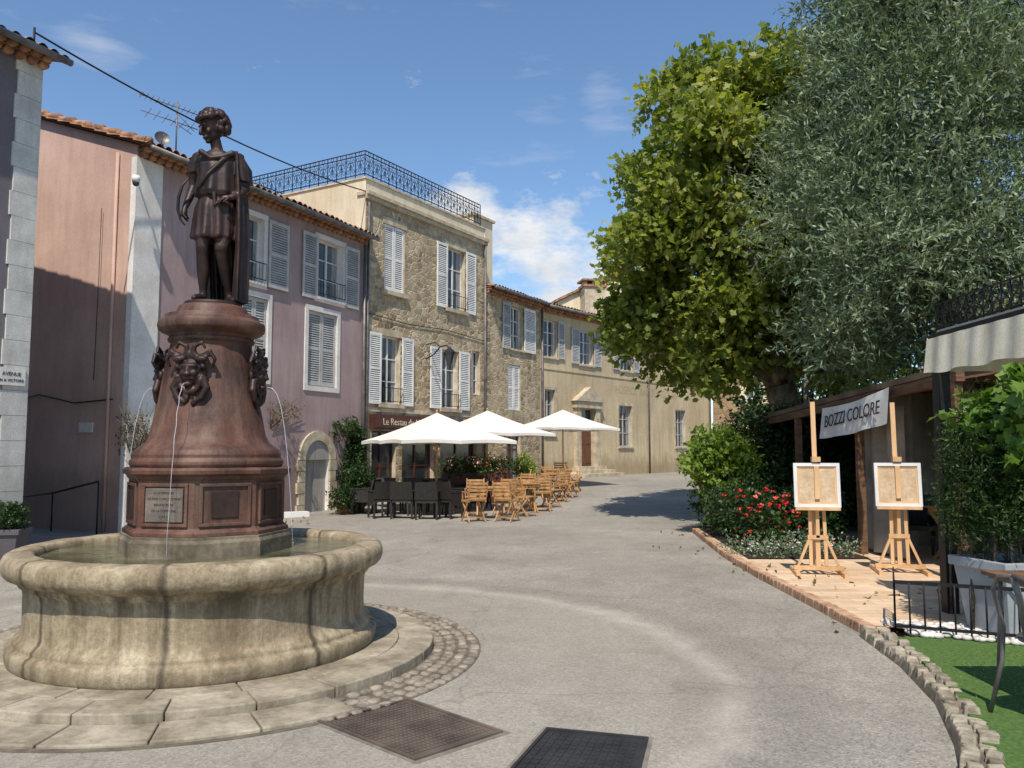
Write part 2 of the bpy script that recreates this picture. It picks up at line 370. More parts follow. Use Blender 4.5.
for row in range(4):
    r=1.885+row*.095; n=int(2*math.pi*r/.11)
    for i in range(n):
        a=2*math.pi*(i+.5*(row%2))/n+random.uniform(-.008,.008)
        if 188<math.degrees(a)<308: continue
        L=.11*.44*random.uniform(.8,1.05); w=.043*random.uniform(.8,1.1); h=.018+random.uniform(-.005,.006)
        R=Matrix.Rotation(a,4,'Z')@Matrix.Translation((r+random.uniform(-.006,.006),0,0))@Matrix.Rotation(random.uniform(-.16,.16),4,'Z')
        vs=[];fs=[]
        lv=((1,0),(.95,.55),(.78,.88),(.4,1.0))
        for s_,hh in lv:
            for j in range(8):
                t=2*math.pi*(j+.5)/8; cx_=math.copysign(abs(math.cos(t))**.6,math.cos(t)); sy_=math.copysign(abs(math.sin(t))**.6,math.sin(t)); vs.append((w*s_*cx_,L*s_*sy_,h*hh))
        for q in range(3):
            for j in range(8): fs.append((q*8+j,q*8+(j+1)%8,q*8+8+(j+1)%8,q*8+8+j))
        fs.append(tuple(24+j for j in range(8))); mb.add(vs,fs,M_cob,True,R)
mb.build('cobble_ring',F)
# pedestal
M_rust=mat('rusty_cast_iron',lin(112,74,58),lin(54,35,29),scale=2.6,rough=.6,bs=45,bst=.35,metal=.1,bd=.006,streak=(lin(142,116,98),.5),spec=.4,lo=.3,hi=.66)
M_rustd=mat('dark_cast_iron',lin(64,42,35),lin(28,20,18),scale=5,rough=.5,bs=60,bst=.3,metal=.2,bd=.004,streak=(lin(92,68,56),.4),spec=.45)
M_pst=mat('pedestal_stone',lin(148,134,112),lin(90,80,64),scale=4,bs=30,bst=.4,streak=(lin(60,54,42),.7))
M_marble=mat('plaque_marble',lin(130,118,106),lin(94,85,78),scale=6,bs=50,bst=.3,streak=(lin(76,66,58),.5))
a0=math.radians(-79)
mb=MB()
mb.lathe([(.665,.5),(.665,.91),(.65,.935),(.65,.955)],M_pst,8,phase=a0,smooth=False)
mb.lathe([(.64,.955),(.64,.985),(.61,1.005),(.60,1.015),(.60,1.37),(.61,1.38),(.625,1.405),(.65,1.418),(.655,1.45),(.63,1.465),(.545,1.47)],M_rust,8,phase=a0,smooth=False)
mb.lathe([(.575,1.465),(.59,1.49),(.59,1.515),(.565,1.54),(.57,1.565),(.555,1.60),(.52,1.625),(.475,1.66),(.445,1.72),(.425,1.82),(.405,1.92),(.395,1.95),(.375,2.1),(.35,2.26),(.325,2.40),(.315,2.46),(.335,2.475),(.34,2.495),(.325,2.51),(.34,2.53),(.39,2.55),(.412,2.57),(.42,2.60),(.415,2.635),(.385,2.65),(.37,2.665),(.365,2.69),(.29,2.70),(.28,2.73),(.265,2.765),(.25,2.775),(0.01,2.775)],M_rust,64,cap=False,func=lambda r,z,t:r*(1+(.015*math.cos(12*t) if 1.7<z<2.45 else 0)))
for k in range(8):
    ang=a0+math.pi/8+k*math.pi/4
    R=Matrix.Rotation(ang,4,'Z')@Matrix.Translation((.60*math.cos(math.pi/8),0,0))
    for (y0,y1,z0,z1) in ((-.19,.19,1.325,1.35),(-.19,.19,1.03,1.055),(-.19,-.165,1.055,1.325),(.165,.19,1.055,1.325)):
        mb.box((-.01,y0,z0),(.018,y1,z1),M_rust,R)
    if k!=7:
        mb.box((-.01,-.10,1.09),(.010,.10,1.29),M_rustd,R)
mb.build('pedestal',F,bevel=.004)
R=Matrix.Rotation(a0-math.pi/8,4,'Z')@Matrix.Translation((.60*math.cos(math.pi/8),0,0))
mb=MB(); mb.box((-.01,-.155,1.065),(.022,.155,1.315),M_marble,R); mb.build('plaque',F,bevel=.004)
for i,l in enumerate(['A LA MEMOIRE','DE NOS CONCITOYENS','BIENFAITEURS','DE LA COMMUNE','1 8 9 2']):
    text(l,.025,Matrix.Translation(FC)@R@Matrix.Translation((.0225,0,1.28-.044*i))@Matrix.Rotation(math.pi/2,4,'Z')@Matrix.Rotation(math.pi/2,4,'X'),M_rustd,None,'inscription',.001).parent=F
for o in bpy.data.objects:
    if o.name.startswith('inscription'): o.matrix_parent_inverse=Matrix.Translation(FC).inverted()
def remesh(o,vox,it=2):
    r=o.modifiers.new('remesh','REMESH'); r.mode='VOXEL'; r.voxel_size=vox; r.use_smooth_shade=True
    s=o.modifiers.new('smooth','SMOOTH'); s.factor=.5; s.iterations=it
mb=MB()
for ang in (-92,-2,88,178):
    R=Matrix.Rotation(math.radians(ang),4,'Z')@Matrix.Translation((.35,0,2.2))
    E=lambda c,r,**k: mb.ell(c,r,M_rustd,R,**k)
    E((.03,0,0),(.075,.085,.11)); E((.09,0,.0),(.035,.024,.05)); E((.115,0,-.02),(.018,.03,.016)); E((.085,0,.045),(.03,.075,.018))
    for s in (-1,1):
        E((.075,s*.042,-.01),(.03,.028,.03)); E((.09,s*.035,.025),(.012,.014,.01)); E((.07,s*.09,.10),(.022,.05,.025)); E((.05,s*.13,.13),(.016,.04,.016)); E((.02,s*.1,.0),(.02,.02,.035))
        mb.limb([V((.04,s*.1,-.05)),V((.045,s*.13,-.12)),V((.05,s*.09,-.2)),V((.05,s*.04,-.23))],[.03,.028,.024,.02],M_rustd,R)
        mb.limb([V((.03,s*.08,.12)),V((.05,s*.15,.16)),V((.045,s*.19,.10)),V((.03,s*.17,.05))],[.025,.02,.016,.012],M_rustd,R)
        mb.limb([V((.05,s*.02,.12)),V((.06,s*.03,.2)),V((.055,s*.09,.23)),V((.05,s*.11,.19))],[.025,.02,.016,.012],M_rustd,R)
    E((.085,0,-.095),(.028,.035,.02)); E((.088,0,-.055),(.02,.04,.010))
    for i in range(14):
        t=math.pi*(1.05+.9*i/13); E((.045+random.uniform(0,.02),.095*math.cos(t),-.02+.13*math.sin(t)),(.022,.022,.028))
    for i in range(6): E((.05,random.uniform(-.05,.05),-.14-.02*i),(.024,.02,.03))
    for i in range(9):
        t=math.pi*i/8; E((.05,.10*math.cos(t),.04+.10*math.sin(t)),(.026,.026,.026))
o=mb.build('mask_spouts',F); remesh(o,.008,1)
m,nt,b=nodes('jet_water'); b.inputs['Base Color'].default_value=(.7,.75,.8,1); b.inputs['Roughness'].default_value=.1; b.inputs['Alpha'].default_value=.45
M_jet=m; mb=MB()
for ang in (-92,-2,178):
    R=Matrix.Rotation(math.radians(ang),4,'Z')@Matrix.Translation((.45,0,2.11))
    pts=[(.02+.24*t**.7,.0+.004*math.sin(t*40),-1.30*t*t) for t in [i/14 for i in range(15)]]
    mb.tube(pts,[.003]*8+[.0028,.0022,.0026,.002,.0024,.0016,.002],M_jet,5,R)
mb.build('water_jets',F)
# ------------------------------------------------------------ statue
S=empty('bronze_statue',(FC[0],FC[1],2.77),math.radians(10))
mb=MB(); m=M_rustd
mb.limb([V((-.075,0,.76)),V((-.085,-.03,.60)),V((-.085,-.05,.46)),V((-.088,-.035,.40)),V((-.085,.0,.27)),V((-.085,.02,.12)),V((-.085,.025,.07))],[.085,.075,.056,.050,.052,.032,.032],m)
mb.limb([V((-.085,.03,.045)),V((-.10,-.04,.045)),V((-.115,-.11,.03)),V((-.12,-.15,.025))],[.035,.036,.033,.024],m)
mb.limb([V((.085,.0,.76)),V((.085,-.03,.6)),V((.065,-.07,.46)),V((.07,-.04,.39)),V((.09,.03,.27)),V((.11,.08,.12)),V((.115,.09,.07))],[.088,.078,.056,.050,.052,.032,.032],m)
mb.limb([V((.115,.09,.045)),V((.14,.02,.045)),V((.16,-.035,.03)),V((.17,-.07,.025))],[.035,.036,.033,.024],m)
mb.loft([(.53,-.005,-.01,.160,.130,.024),(.55,-.005,-.01,.172,.140,.024),(.62,0,-.005,.172,.138,.020),(.70,0,0,.168,.133,.016),(.80,0,0,.158,.125,.011),(.87,0,0,.140,.110,.005),(.90,0,0,.128,.105,.0)],m,72)
mb.loft([(.90,0,0,.132,.108,0),(.915,0,0,.136,.112,0),(.93,0,0,.132,.108,0)],m,40)
mb.loft([(.89,0,0,.15,.128,.014),(.93,0,-.005,.165,.138,.016),(.99,.005,-.005,.158,.130,.013),(1.08,.008,-.005,.156,.122,.010),(1.16,.01,0,.165,.116,.008),(1.22,.01,.005,.16,.10,.004),(1.27,.005,.01,.12,.08,.002),(1.30,.0,.01,.065,.06,0)],m,64,k=9)
mb.limb([V((0,.015,1.27)),V((-.008,.0,1.33)),V((-.022,-.015,1.39))],[.058,.047,.047],m)
mb.limb([V((-.150,.02,1.235)),V((-.185,.05,1.13)),V((-.195,.06,1.00)),V((-.215,.02,.90)),V((-.235,-.03,.80))],[.055,.046,.038,.034,.024],m)
mb.limb([V((.160,.015,1.235)),V((.205,.03,1.13)),V((.225,.03,.99)),V((.19,-.05,.92)),V((.145,-.12,.875))],[.058,.050,.042,.038,.026],m)
mb.loft([(1.10,-.180,.04,.062,.066,.006),(1.18,-.17,.03,.068,.072,.004),(1.26,-.14,.01,.055,.06,0)],m,24,k=6)
mb.loft([(1.04,.220,.03,.070,.075,.009),(1.16,.20,.03,.078,.08,.006),(1.27,.145,.02,.06,.065,0)],m,24,k=6)
def hand(c,d,pn,side):
    c=V(c);d=V(d).normalized();pn=V(pn).normalized();x=d.cross(pn).normalized()
    mb.limb([c,c+d*.035,c+d*.06],[.022,.027,.025],m,None,8)
    for i,(o,L) in enumerate(((-.025,.055),(-.008,.065),(.009,.06),(.025,.048))):
        b=c+d*.06+x*o; mb.limb([b,b+d*L*.5+pn*.012,b+d*L*.8+pn*.032],[.0098,.009,.008],m,None,6)
    b=c+d*.02+x*side*.03; mb.limb([b,b+x*side*.02+d*.02+pn*.01,b+x*side*.022+d*.045+pn*.025],[.011,.010,.009],m,None,6)
hand((-.237,-.038,.785),(-.05,-.25,-1),(1,0,0),-1)
hand((.14,-.127,.87),(-1,-.2,-.25),(0,.3,-1),1)
mb.tube([V((-.20,-.10,1.02)),V((-.245,-.11,.96)),V((-.275,-.10,.86)),V((-.28,-.09,.76)),V((-.26,-.08,.68)),V((-.22,-.08,.63))],[.007,.012,.014,.014,.011,.007],m,8)
mb.limb([V((.14,-.05,1.27)),V((.05,-.12,1.17)),V((-.05,-.135,1.05)),V((-.12,-.11,.95)),V((-.14,-.03,.90))],[.018]*5,m)
mb.limb([V((.0,-.12,.915)),V((.01,-.13,.87)),V((.015,-.135,.80))],[.02,.014,.012],m)
mb.limb([V((-.11,-.10,1.25)),V((-.03,-.105,1.20)),V((.06,-.10,1.22)),V((.13,-.07,1.26))],[.026,.022,.022,.028],m)
nu,nv=48,26; vs=[];fs=[]
for side in (0,1):
    for i in range(nv+1):
        h=i/nv; z=1.29*(1-h)+.015*h
        for j in range(nu+1):
            t=math.radians(-42+ (195-20*h)*j/nu)
            fold=.024*math.sin(j*1.05+h*1.5)*(.3+h)+.014*math.sin(j*.5+2)
            rx=.165+.07*math.sin(min(1,h*1.4)*math.pi/2)-.03*h+fold; ry=.12+.09*math.sin(min(1,h*1.3)*math.pi/2)+fold
            if side: rx-=.028; ry-=.028
            vs.append((.03+rx*math.cos(t),.02+ry*math.sin(t),z))
W=nu+1; O=(nv+1)*W
for i in range(nv):
    for j in range(nu):
        a=i*W+j; fs.append((a,a+W,a+W+1,a+1)); fs.append((O+a,O+a+1,O+a+W+1,O+a+W))
for i in range(nv):
    a=i*W; fs.append((a,O+a,O+a+W,a+W)); a=i*W+nu; fs.append((a,a+W,O+a+W,O+a))
for j in range(nu):
    fs.append((j,j+1,O+j+1,O+j)); a=nv*W+j; fs.append((a,O+a,O+a+1,a+1))
mb.add(vs,fs,m,True)
H=Matrix.Translation((-.035,-.03,1.475))@Matrix.Rotation(math.radians(-50),4,'Z')@Matrix.Rotation(math.radians(20),4,'X')@Matrix.Scale(1.12,4)
E=lambda c,r,**k: mb.ell(c,r,m,H,**k)
E((0,.01,.02),(.074,.092,.092),nu=20,nv=14); E((0,-.025,-.035),(.052,.062,.065),nu=16,nv=10); E((0,-.07,-.085),(.022,.02,.018))
mb.limb([V((0,-.092,.022)),V((0,-.110,-.012)),V((0,-.116,-.026))],[.010,.013,.014],m,H)
E((0,-.088,-.053),(.024,.014,.007)); E((0,-.087,-.065),(.018,.012,.007))
for s in (-1,1):
    E((s*.03,-.082,.033),(.022,.012,.008)); E((s*.03,-.080,.014),(.013,.010,.008)); E((s*.075,.005,-.01),(.008,.018,.028)); E((s*.035,-.065,-.02),(.02,.02,.022))
g=random.Random(3)
for i in range(170):
    t=g.uniform(0,2*math.pi); z=g.uniform(-.6,1); rr=math.sqrt(max(0,1-z*z)); x=rr*math.cos(t); y=rr*math.sin(t)
    if y<-.15 and z<.5 and (y<-.35 or z<.2): continue
    r=g.uniform(.018,.03); E((x*.092,.018+y*.105,.03+z*.105),(r,r,r*1.1),nu=8,nv=6)
for i in range(9):
    t=math.pi*(1.05+.9*i/8); E((.07*math.cos(t),.0+.09*math.sin(t),.085),(.024,.024,.022))
o=mb.build('figure',S); remesh(o,.0062,1); o.location=(0,0,.03)
mb=MB(); mb.lathe([(.225,0),(.23,.02),(.22,.035),(.01,.035)],M_rustd,48,cap=False); mb.build('plinth',S)
# ------------------------------------------------------------ facade tools
def frame(p,d):
    d=V((d[0],d[1])).normalized()
    return Matrix(((d.x,-d.y,0,p[0]),(d.y,d.x,0,p[1]),(0,0,1,0),(0,0,0,1)))
def facade(mb,M,t0,t1,z0,z1,ops,m,rev=None,dep=.22):
    ts=sorted({t0,t1,*[o[0] for o in ops],*[o[1] for o in ops]}); zs=sorted({z0,z1,*[o[2] for o in ops],*[o[3] for o in ops]})
    for a,b in zip(ts,ts[1:]):
        for c,d in zip(zs,zs[1:]):
            x=(a+b)/2;z=(c+d)/2
            if any(o[0]<x<o[1] and o[2]<z<o[3] for o in ops): continue
            mb.add([(a,0,c),(b,0,c),(b,0,d),(a,0,d)],[(0,1,2,3)],m,False,M)
    for a,b,c,d in ops:
        for q in (((a,0,c),(a,dep,c),(a,dep,d),(a,0,d)),((b,0,c),(b,0,d),(b,dep,d),(b,dep,c)),((a,0,d),(a,dep,d),(b,dep,d),(b,0,d)),((a,0,c),(b,0,c),(b,dep,c),(a,dep,c))):
            mb.add(q,[(0,1,2,3)],rev or m,False,M)
def window(mb,M,a,b,c,d,frame_m=None,y=.14,sill=None,bars=3,curtain=True):
    f=frame_m or M_white; w=.05
    mb.box((a,y+.03,c),(b,y+.05,d),M_glass,M)
    mb.box((a,y,c),(a+w,y+.045,d),f,M); mb.box((b-w,y,c),(b,y+.045,d),f,M)
    mb.box((a+w,y,d-w),(b-w,y+.045,d),f,M); mb.box((a+w,y,c),(b-w,y+.045,c+w),f,M)
    x=(a+b)/2; mb.box((x-.03,y-.005,c+w),(x+.03,y+.045,d-w),f,M)
    for i in range(1,bars):
        z=c+(d-c)*i/bars
        for p,q in ((a+w,x-.03),(x+.03,b-w)): mb.box((p,y+.005,z-.015),(q,y+.045,z+.015),f,M)
    if curtain:
        for p,q in ((a+w,a+w+(b-a)*random.uniform(.1,.22)),(b-w-(b-a)*random.uniform(.1,.22),b-w)):
            mb.box((p,y+.024,c+w),(q,y+.029,d-w),M_curtain,M)
    if sill: mb.box((a-.08,-.07,c-.07),(b+.08,y,c-.002),sill,M)
M_curtain=mat('net_curtain',lin(170,168,162),lin(120,120,118),scale=12,stretch=(4,4,.3),bst=0)
def shutter(mb,M,a,b,c,d,m,y=-.07):
    w=.06; t=.035
    mb.box((a,y,c),(a+w,y+t,d),m,M); mb.box((b-w,y,c),(b,y+t,d),m,M)
    for z in (c,(c+d)/2-.04,d-.08): mb.box((a+w,y+.002,z),(b-w,y+t-.002,z+.08),m,M)
    z=c+.09
    while z<d-.11:
        mb.add([(a+w,y+.004,z),(b-w,y+.004,z),(b-w,y+t-.004,z+.045),(a+w,y+t-.004,z+.045),(a+w,y+.012,z-.004),(b-w,y+.012,z-.004),(b-w,y+t,z+.038),(a+w,y+t,z+.038)],[(0,1,2,3),(7,6,5,4),(0,4,5,1),(3,2,6,7)],m,False,M)
        z+=.06
    mb.box((a+w,y+t+.001,c),(b-w,y+t+.004,d),M_shutback,M)
M_shutback=mat('shutter_shadow_gap',lin(132,130,126),lin(118,116,112),bst=0)
def roof(mb,M,L,D,ze,sl,m,over=.4,x0=-.15,x1=.15):
    half=D/2; n=int((L-x0+x1)/.21)*6; rows=int((half+over)/.38)+1
    for sgn in (0,1):
        vs=[];fs=[];cols=n+1
        for r in range(rows*2):
            k=(r//2)+(r%2); u=-over+min(k*.38,half+over); dz=.03 if r%2==0 else 0.0
            for i in range(cols):
                uu=u+(.03*math.sin(i//6*5.3) if r==0 else 0); yy=uu if sgn==0 else D-uu
                t=x0+(L-x0+x1)*i/n; hh=.075*abs(math.sin(math.pi*i/6))
                jz=.012*math.sin(i//6*12.9+k*7.7)
                vs.append((t,yy,ze+u*sl+hh+dz+jz))
        for r in range(rows*2-1):
            for i in range(n):
                a=r*cols+i; fs.append((a,a+1,a+cols+1,a+cols))
        mb.add(vs,fs,m,True,M)
    mb.add([(x0,-over,ze-over*sl-.02),(L+x1,-over,ze-over*sl-.02),(L+x1,half,ze+half*sl-.03),(x0,half,ze+half*sl-.03)],[(0,1,2,3)],M_wood,False,M)
def genoise(mb,M,L,ze,m,x0=0):
    for c,(y,z) in enumerate(((-.12,ze-.20),(-.24,ze-.10))):
        mb.box((x0,y,z+.055),(L,.0,z+.075),m,M)
        t=x0+.1
        while t<L-.05:
            mb.tube([(t,y-.01,z+.0),(t,0.02,z+.0)],.075,m,8,M); t+=.2
def body(mb,M,L,D,z0,ze,sl,m,left=True,right=True):
    h=ze+D/2*sl
    for t,ok in ((0,left),(L,right)):
        if ok: mb.add([(t,0,z0),(t,D,z0),(t,D,ze),(t,D/2,h),(t,0,ze)],[(0,1,2,3,4)],m,False,M)
    mb.add([(0,D,z0),(L,D,z0),(L,D,ze),(0,D,ze)],[(0,1,2,3)],m,False,M)
def surround(mb,M,a,b,c,d,m,w=.14,p=.03):
    mb.box((a-w,-p,c-w),(a,.01,d+w),m,M); mb.box((b,-p,c-w),(b+w,.01,d+w),m,M)
    mb.box((a,-p,d),(b,.01,d+w),m,M); mb.box((a,-p,c-w),(b,.01,c),m,M)
def guard(mb,M,a,b,z,m=None,h=.45):
    m=m or M_iron
    mb.box((a,-.12,z+h),(b,-.10,z+h+.02),m,M); mb.box((a,-.12,z+.06),(b,-.10,z+.08),m,M)
    n=max(4,int((b-a)/.11))
    for i in range(n+1):
        t=a+(b-a)*i/n; mb.tube([(t,-.11,z+.06),(t,-.11,z+h)],.007,m,4,M)
# ---------------- building A mauve townhouse
dA=(.423,.906); MA=frame((-7.5,16),dA); LA=7.79
A=empty('mauve_townhouse')
opsA=[(2.85,3.65,5.55,7.1),(3.0,3.85,3.3,5.2),(5.69,6.76,5.6,7.15),(5.35,6.55,3.25,5.2),(5.3,6.3,-.1,1.35)]
mb=MB(); facade(mb,MA,0,LA,-.3,7.7,opsA,M_mauve,M_trim)
mb.box((0,-.03,-.3),(.62,-.0,7.45),M_trim,MA)
mb.box((-.03,-.03,-.3),(-.002,.12,7.45),M_trim,MA)
for o in opsA[:4]: surround(mb,MA,*o,M_trim,.13)
cx,rz=5.8,1.35
arc=[(cx+.5*math.cos(a),rz+.5*math.sin(a)) for a in [math.pi*i/14 for i in range(15)]]
arc2=[(cx+.74*math.cos(a),rz+.74*math.sin(a)) for a in [math.pi*i/14 for i in range(15)]]
M_doorstone=mat('door_surround_stone',lin(210,196,170),lin(174,156,128),scale=4,bs=25,bst=.4,streak=(lin(140,124,100),.5))
for i in range(14):
    p=[arc[i],arc2[i],arc2[i+1],arc[i+1]]
    mb.add([(x,-.06,z) for x,z in p]+[(x,.0,z) for x,z in p],[(0,1,2,3),(0,4,5,1),(1,5,6,2),(2,6,7,3),(3,7,4,0)],M_doorstone,False,MA)
for s in (-1,1):
    for k in range(5):
        w=.24 if k%2 else .30
        a,b_=(cx-.5-w,cx-.5) if s<0 else (cx+.5,cx+.5+w)
        mb.box((a,-.06,k*.28-.05),(b_,-.0,(k+1)*.28-.065),M_doorstone,MA)
M_doorp=mat('grey_door_paint',lin(176,168,160),lin(150,143,136),scale=3,stretch=(6,6,.4),rough=.6)
mb.add([(x,-.012,z) for x,z in arc],[tuple(range(15))],M_doorp,False,MA)
mb.box((5.3,.10,-.1),(5.785,.16,1.352),M_doorp,MA); mb.box((5.815,.10,-.1),(6.3,.16,1.352),M_doorp,MA)
mb.build('front_wall',A)
mb=MB(); body(mb,MA,LA,8,-.3,7.7,.35,M_pink); mb.build('side_walls',A)
mb=MB(); roof(mb,MA,LA,8,7.75,.35,M_tile,.42); genoise(mb,MA,LA,7.72,M_tile); mb.build('roof',A)
mb=MB()
for i in range(10):
    u=-.4+i*.45; mb.tube([(-.05,u,7.84+u*.35),(-.05,u+.5,7.80+(u+.5)*.35)],[.085,.07],M_tile,8,MA)
mb.build('verge_tiles',A)
mb=MB()
for o in opsA[:1]+opsA[2:3]: window(mb,MA,*o,bars=3,sill=M_trim)
shutter(mb,MA,3.80,4.5,5.5,7.15,M_shutg); shutter(mb,MA,2.15,2.82,5.5,7.15,M_shutg)
shutter(mb,MA,5.05,5.62,5.5,7.2,M_shutg); shutter(mb,MA,6.82,7.45,5.5,7.2,M_shutg)
shutter(mb,MA,5.36,5.94,3.27,5.19,M_shutg,.03); shutter(mb,MA,5.96,6.54,3.27,5.19,M_shutg,.03)
shutter(mb,MA,3.01,3.42,3.32,5.19,M_shutg,.03); shutter(mb,MA,3.43,3.84,3.32,5.19,M_shutg,.03)
guard(mb,MA,5.69,6.76,5.6); guard(mb,MA,2.85,3.65,5.55)
mb.build('windows_and_shutters',A)
mb=MB()
mb.tube([(-.05,.5,7.6),(-.05,.5,4),(-.05,.5,0)],.035,M_pink,8,MA)
mb.tube([(-.05,-.45,7.56),(LA,-.45,7.56)],.06,M_zinc,8,MA)
mb.tube([(LA-.12,-.1,7.4),(LA-.12,-.1,0)],.045,M_zinc,8,MA)
mb.tube([(-.06,.9,6.5),(-.06,.9,5),(-.06,.93,3)],.008,M_iron,4,MA)
mb.tube([(-.04,.4,2.6),(-.04,1.5,2.55),(-.04,2.6,2.75),(-.04,3.5,2.6)],.015,M_iron,5,MA)
mb.tube([(-.35,.3,1.0),(-.35,1.6,.75),(-.35,3.5,.55)],.02,M_iron,6,MA)
for u,z in ((.3,1.0),(1.6,.75),(2.8,.62)): mb.tube([(-.35,u,0),(-.35,u,z)],.015,M_iron,6,MA)
mb.build('pipes_and_rail',A)
mb=MB(); mb.box((-.03,.95,1.95),(-.005,1.35,2.15),M_trim,MA); mb.build('house_plate',A)
cc=empty('security_camera'); mb=MB()
mb.tube([(.02,-.03,6.9),(-.12,-.2,6.9),(-.3,-.35,6.92)],.018,M_white,6,MA); mb.lathe([(.07,.06),(.08,.0),(.07,-.07)],M_white,16,MA@Matrix.Translation((-.32,-.37,6.85))); mb.ell((-.32,-.37,6.76),(.065,.065,.06),M_glass,MA); mb.build('dome_camera',cc)
an=empty('tv_antenna'); mb=MB()
AM=frame((-7.45,17.7),(.8,.6)); z0=8.0
mb.tube([(0,0,z0),(0,0,9.35)],.018,M_zinc,6,AM); mb.tube([(-.8,0,9.3),(.6,0,9.12)],.012,M_zinc,5,AM); mb.tube([(-.75,0,8.95),(.45,0,8.8)],.012,M_zinc,5,AM)
for i in range(12): x=-.75+i*.11; mb.tube([(x,-.18,9.295-i*.014),(x,.18,9.295-i*.014)],.006,M_zinc,4,AM)
for i in range(6): x=-.6+i*.18; mb.tube([(x,-.3,8.93-i*.022),(x,.3,8.93-i*.022)],.006,M_zinc,4,AM)
for s in (-1,1): mb.tube([(.6,0,9.12),(.75,s*.1,9.12+s*.25)],.008,M_zinc,4,AM); mb.tube([(-.1,s*.25,9.0),(.35,s*.1,8.7)],.008,M_zinc,4,AM)
mb.build('mast_and_elements',an)
ds=empty('satellite_dish'); mb=MB(); DM=Matrix.Translation((-7.55,17.2,8.28))@Matrix.Rotation(math.radians(70),4,'X')@Matrix.Rotation(.6,4,'Y')
mb.lathe([(.01,0),(.08,.01),(.14,.04),(.16,.055)],M_zinc,24,DM,cap=False); mb.tube([(0,-.15,.04),(0,0,.2)],.008,M_zinc,5,DM)
mb.tube([(-7.55,17.25,8.3),(-7.55,17.3,7.9)],.015,M_zinc,6); mb.build('dish',ds)
# ---------------- building B stone townhouse
dB=(.507,.862); MBm=frame((-4.2,23.06),dB); LB=6.4
B=empty('stone_townhouse')
opsB=[(.87,1.82,6.3,8.3),(4.06,5.12,6.25,8.3),(.75,1.67,2.95,4.95),(3.76,4.73,2.95,4.85),(5.6,6.1,3.5,5.0),(.4,1.5,.1,2.15),(1.8,3.4,.1,2.15),(3.75,5.9,.1,2.15)]
mb=MB(); facade(mb,MBm,0,LB,-.3,9.0,opsB,M_stone,M_doorstone,.25)
mb.box((0,-.02,2.7),(LB,-.001,2.82),M_doorstone,MBm)
mb.box((-.05,-.16,8.92),(LB+.05,.3,9.02),M_doorstone,MBm); mb.box((-.05,-.09,8.80),(LB+.05,.0,8.918),M_doorstone,MBm)
for o in opsB[:4]:
    mb.box((o[0]-.1,-.015,o[3]),(o[1]+.1,-.001,o[3]+.2),M_doorstone,MBm); mb.box((o[0]-.12,-.10,o[2]-.12),(o[1]+.12,.1,o[2]-.002),M_doorstone,MBm)
mb.build('front_wall',B)
mb=MB(); D=5.2
for q in (((0,0,-.3),(0,D,-.3),(0,D,9.4),(0,0,9.4)),((LB,0,-.3),(LB,D,-.3),(LB,D,9.4),(LB,0,9.4)),((0,D,-.3),(LB,D,-.3),(LB,D,9.4),(0,D,9.4)),((0,.31,9.0),(LB,.31,9.0),(LB,D,9.0),(0,D,9.0))):
    mb.add(q,[(0,1,2,3)],M_cream,False,MBm)
mb.box((.002,.02,9.022),(LB-.002,.28,9.4),M_cream,MBm)
mb.box((-.04,-.02,9.402),(LB+.04,.32,9.46),M_doorstone,MBm); mb.box((-.04,.323,9.402),(.25,D,9.46),M_doorstone,MBm)
mb.box((LB+.003,.5,7.0),(LB+1.3,D,10.0),M_cream,MBm); mb.box((LB-.05,.42,10.003),(LB+1.38,D+.05,10.09),M_doorstone,MBm)
mb.build('side_walls_and_parapet',B)
mb=MB()
def railing(p,q,z,h):
    p=V(p);q=V(q);L=(q-p).length;d=(q-p).normalized()
    R=MBm@Matrix(((d.x,-d.y,0,p.x),(d.y,d.x,0,p.y),(0,0,1,z),(0,0,0,1)))
    for zz in (.05,.14,h-.12,h): mb.tube([(0,0,zz),(L,0,zz)],.018,M_iron,5,R)
    n=int(L/.36); w=L/n
    for i in range(n+1): mb.tube([(i*w,0,0),(i*w,0,h)],.016,M_iron,5,R)
    for i in range(n):
        x=(i+.5)*w
        for s in (-1,1):
            pts=[(x+s*(.035+.085*(1-a/18)*math.cos(a*.45)),0,h*.5+.16*(1-a/22)*math.sin(a*.45)) for a in range(16)]
            mb.tube(pts,.012,M_iron,4,R)
            for zc in (.27,h-.24): mb.tube([(x+s*.10+.05*math.cos(a),0,zc+.05*math.sin(a)) for a in [k*math.pi/5 for k in range(10)]],.009,M_iron,4,R,closed=True)
        mb.tube([(x+.05*math.cos(a),0,h-.06+.05*math.sin(a)) for a in [k*math.pi/5 for k in range(10)]],.009,M_iron,4,R,closed=True)
        mb.tube([(x,0,.14),(x,0,h-.12)],.010,M_iron,4,R)
railing((.1,.14,0),(LB-.1,.14,0),9.46,.82); railing((.1,.14,0),(.1,D,0),9.46,.82); railing((.1,D,0),(LB-.1,D,0),9.46,.82)
mb.build('roof_railing',B)
mb=MB()
shutter(mb,MBm,.88,1.34,6.32,8.29,M_shut,.03); shutter(mb,MBm,1.36,1.81,6.32,8.29,M_shut,.03)
for o,sh in ((opsB[1],.58),(opsB[2],.55),(opsB[3],.6)):
    window(mb,MBm,*o,sill=None); shutter(mb,MBm,o[0]-sh-.03,o[0]-.03,o[2]-.03,o[3]+.03,M_shut); shutter(mb,MBm,o[1]+.03,o[1]+sh+.03,o[2]-.03,o[3]+.03,M_shut)
window(mb,MBm,*opsB[4],curtain=False); guard(mb,MBm,4.06,5.12,6.25); guard(mb,MBm,.75,1.67,2.95); guard(mb,MBm,3.76,4.73,2.95)
M_brown=mat('brown_paint',lin(92,52,40),lin(70,40,32),scale=3,rough=.5,bst=.05)
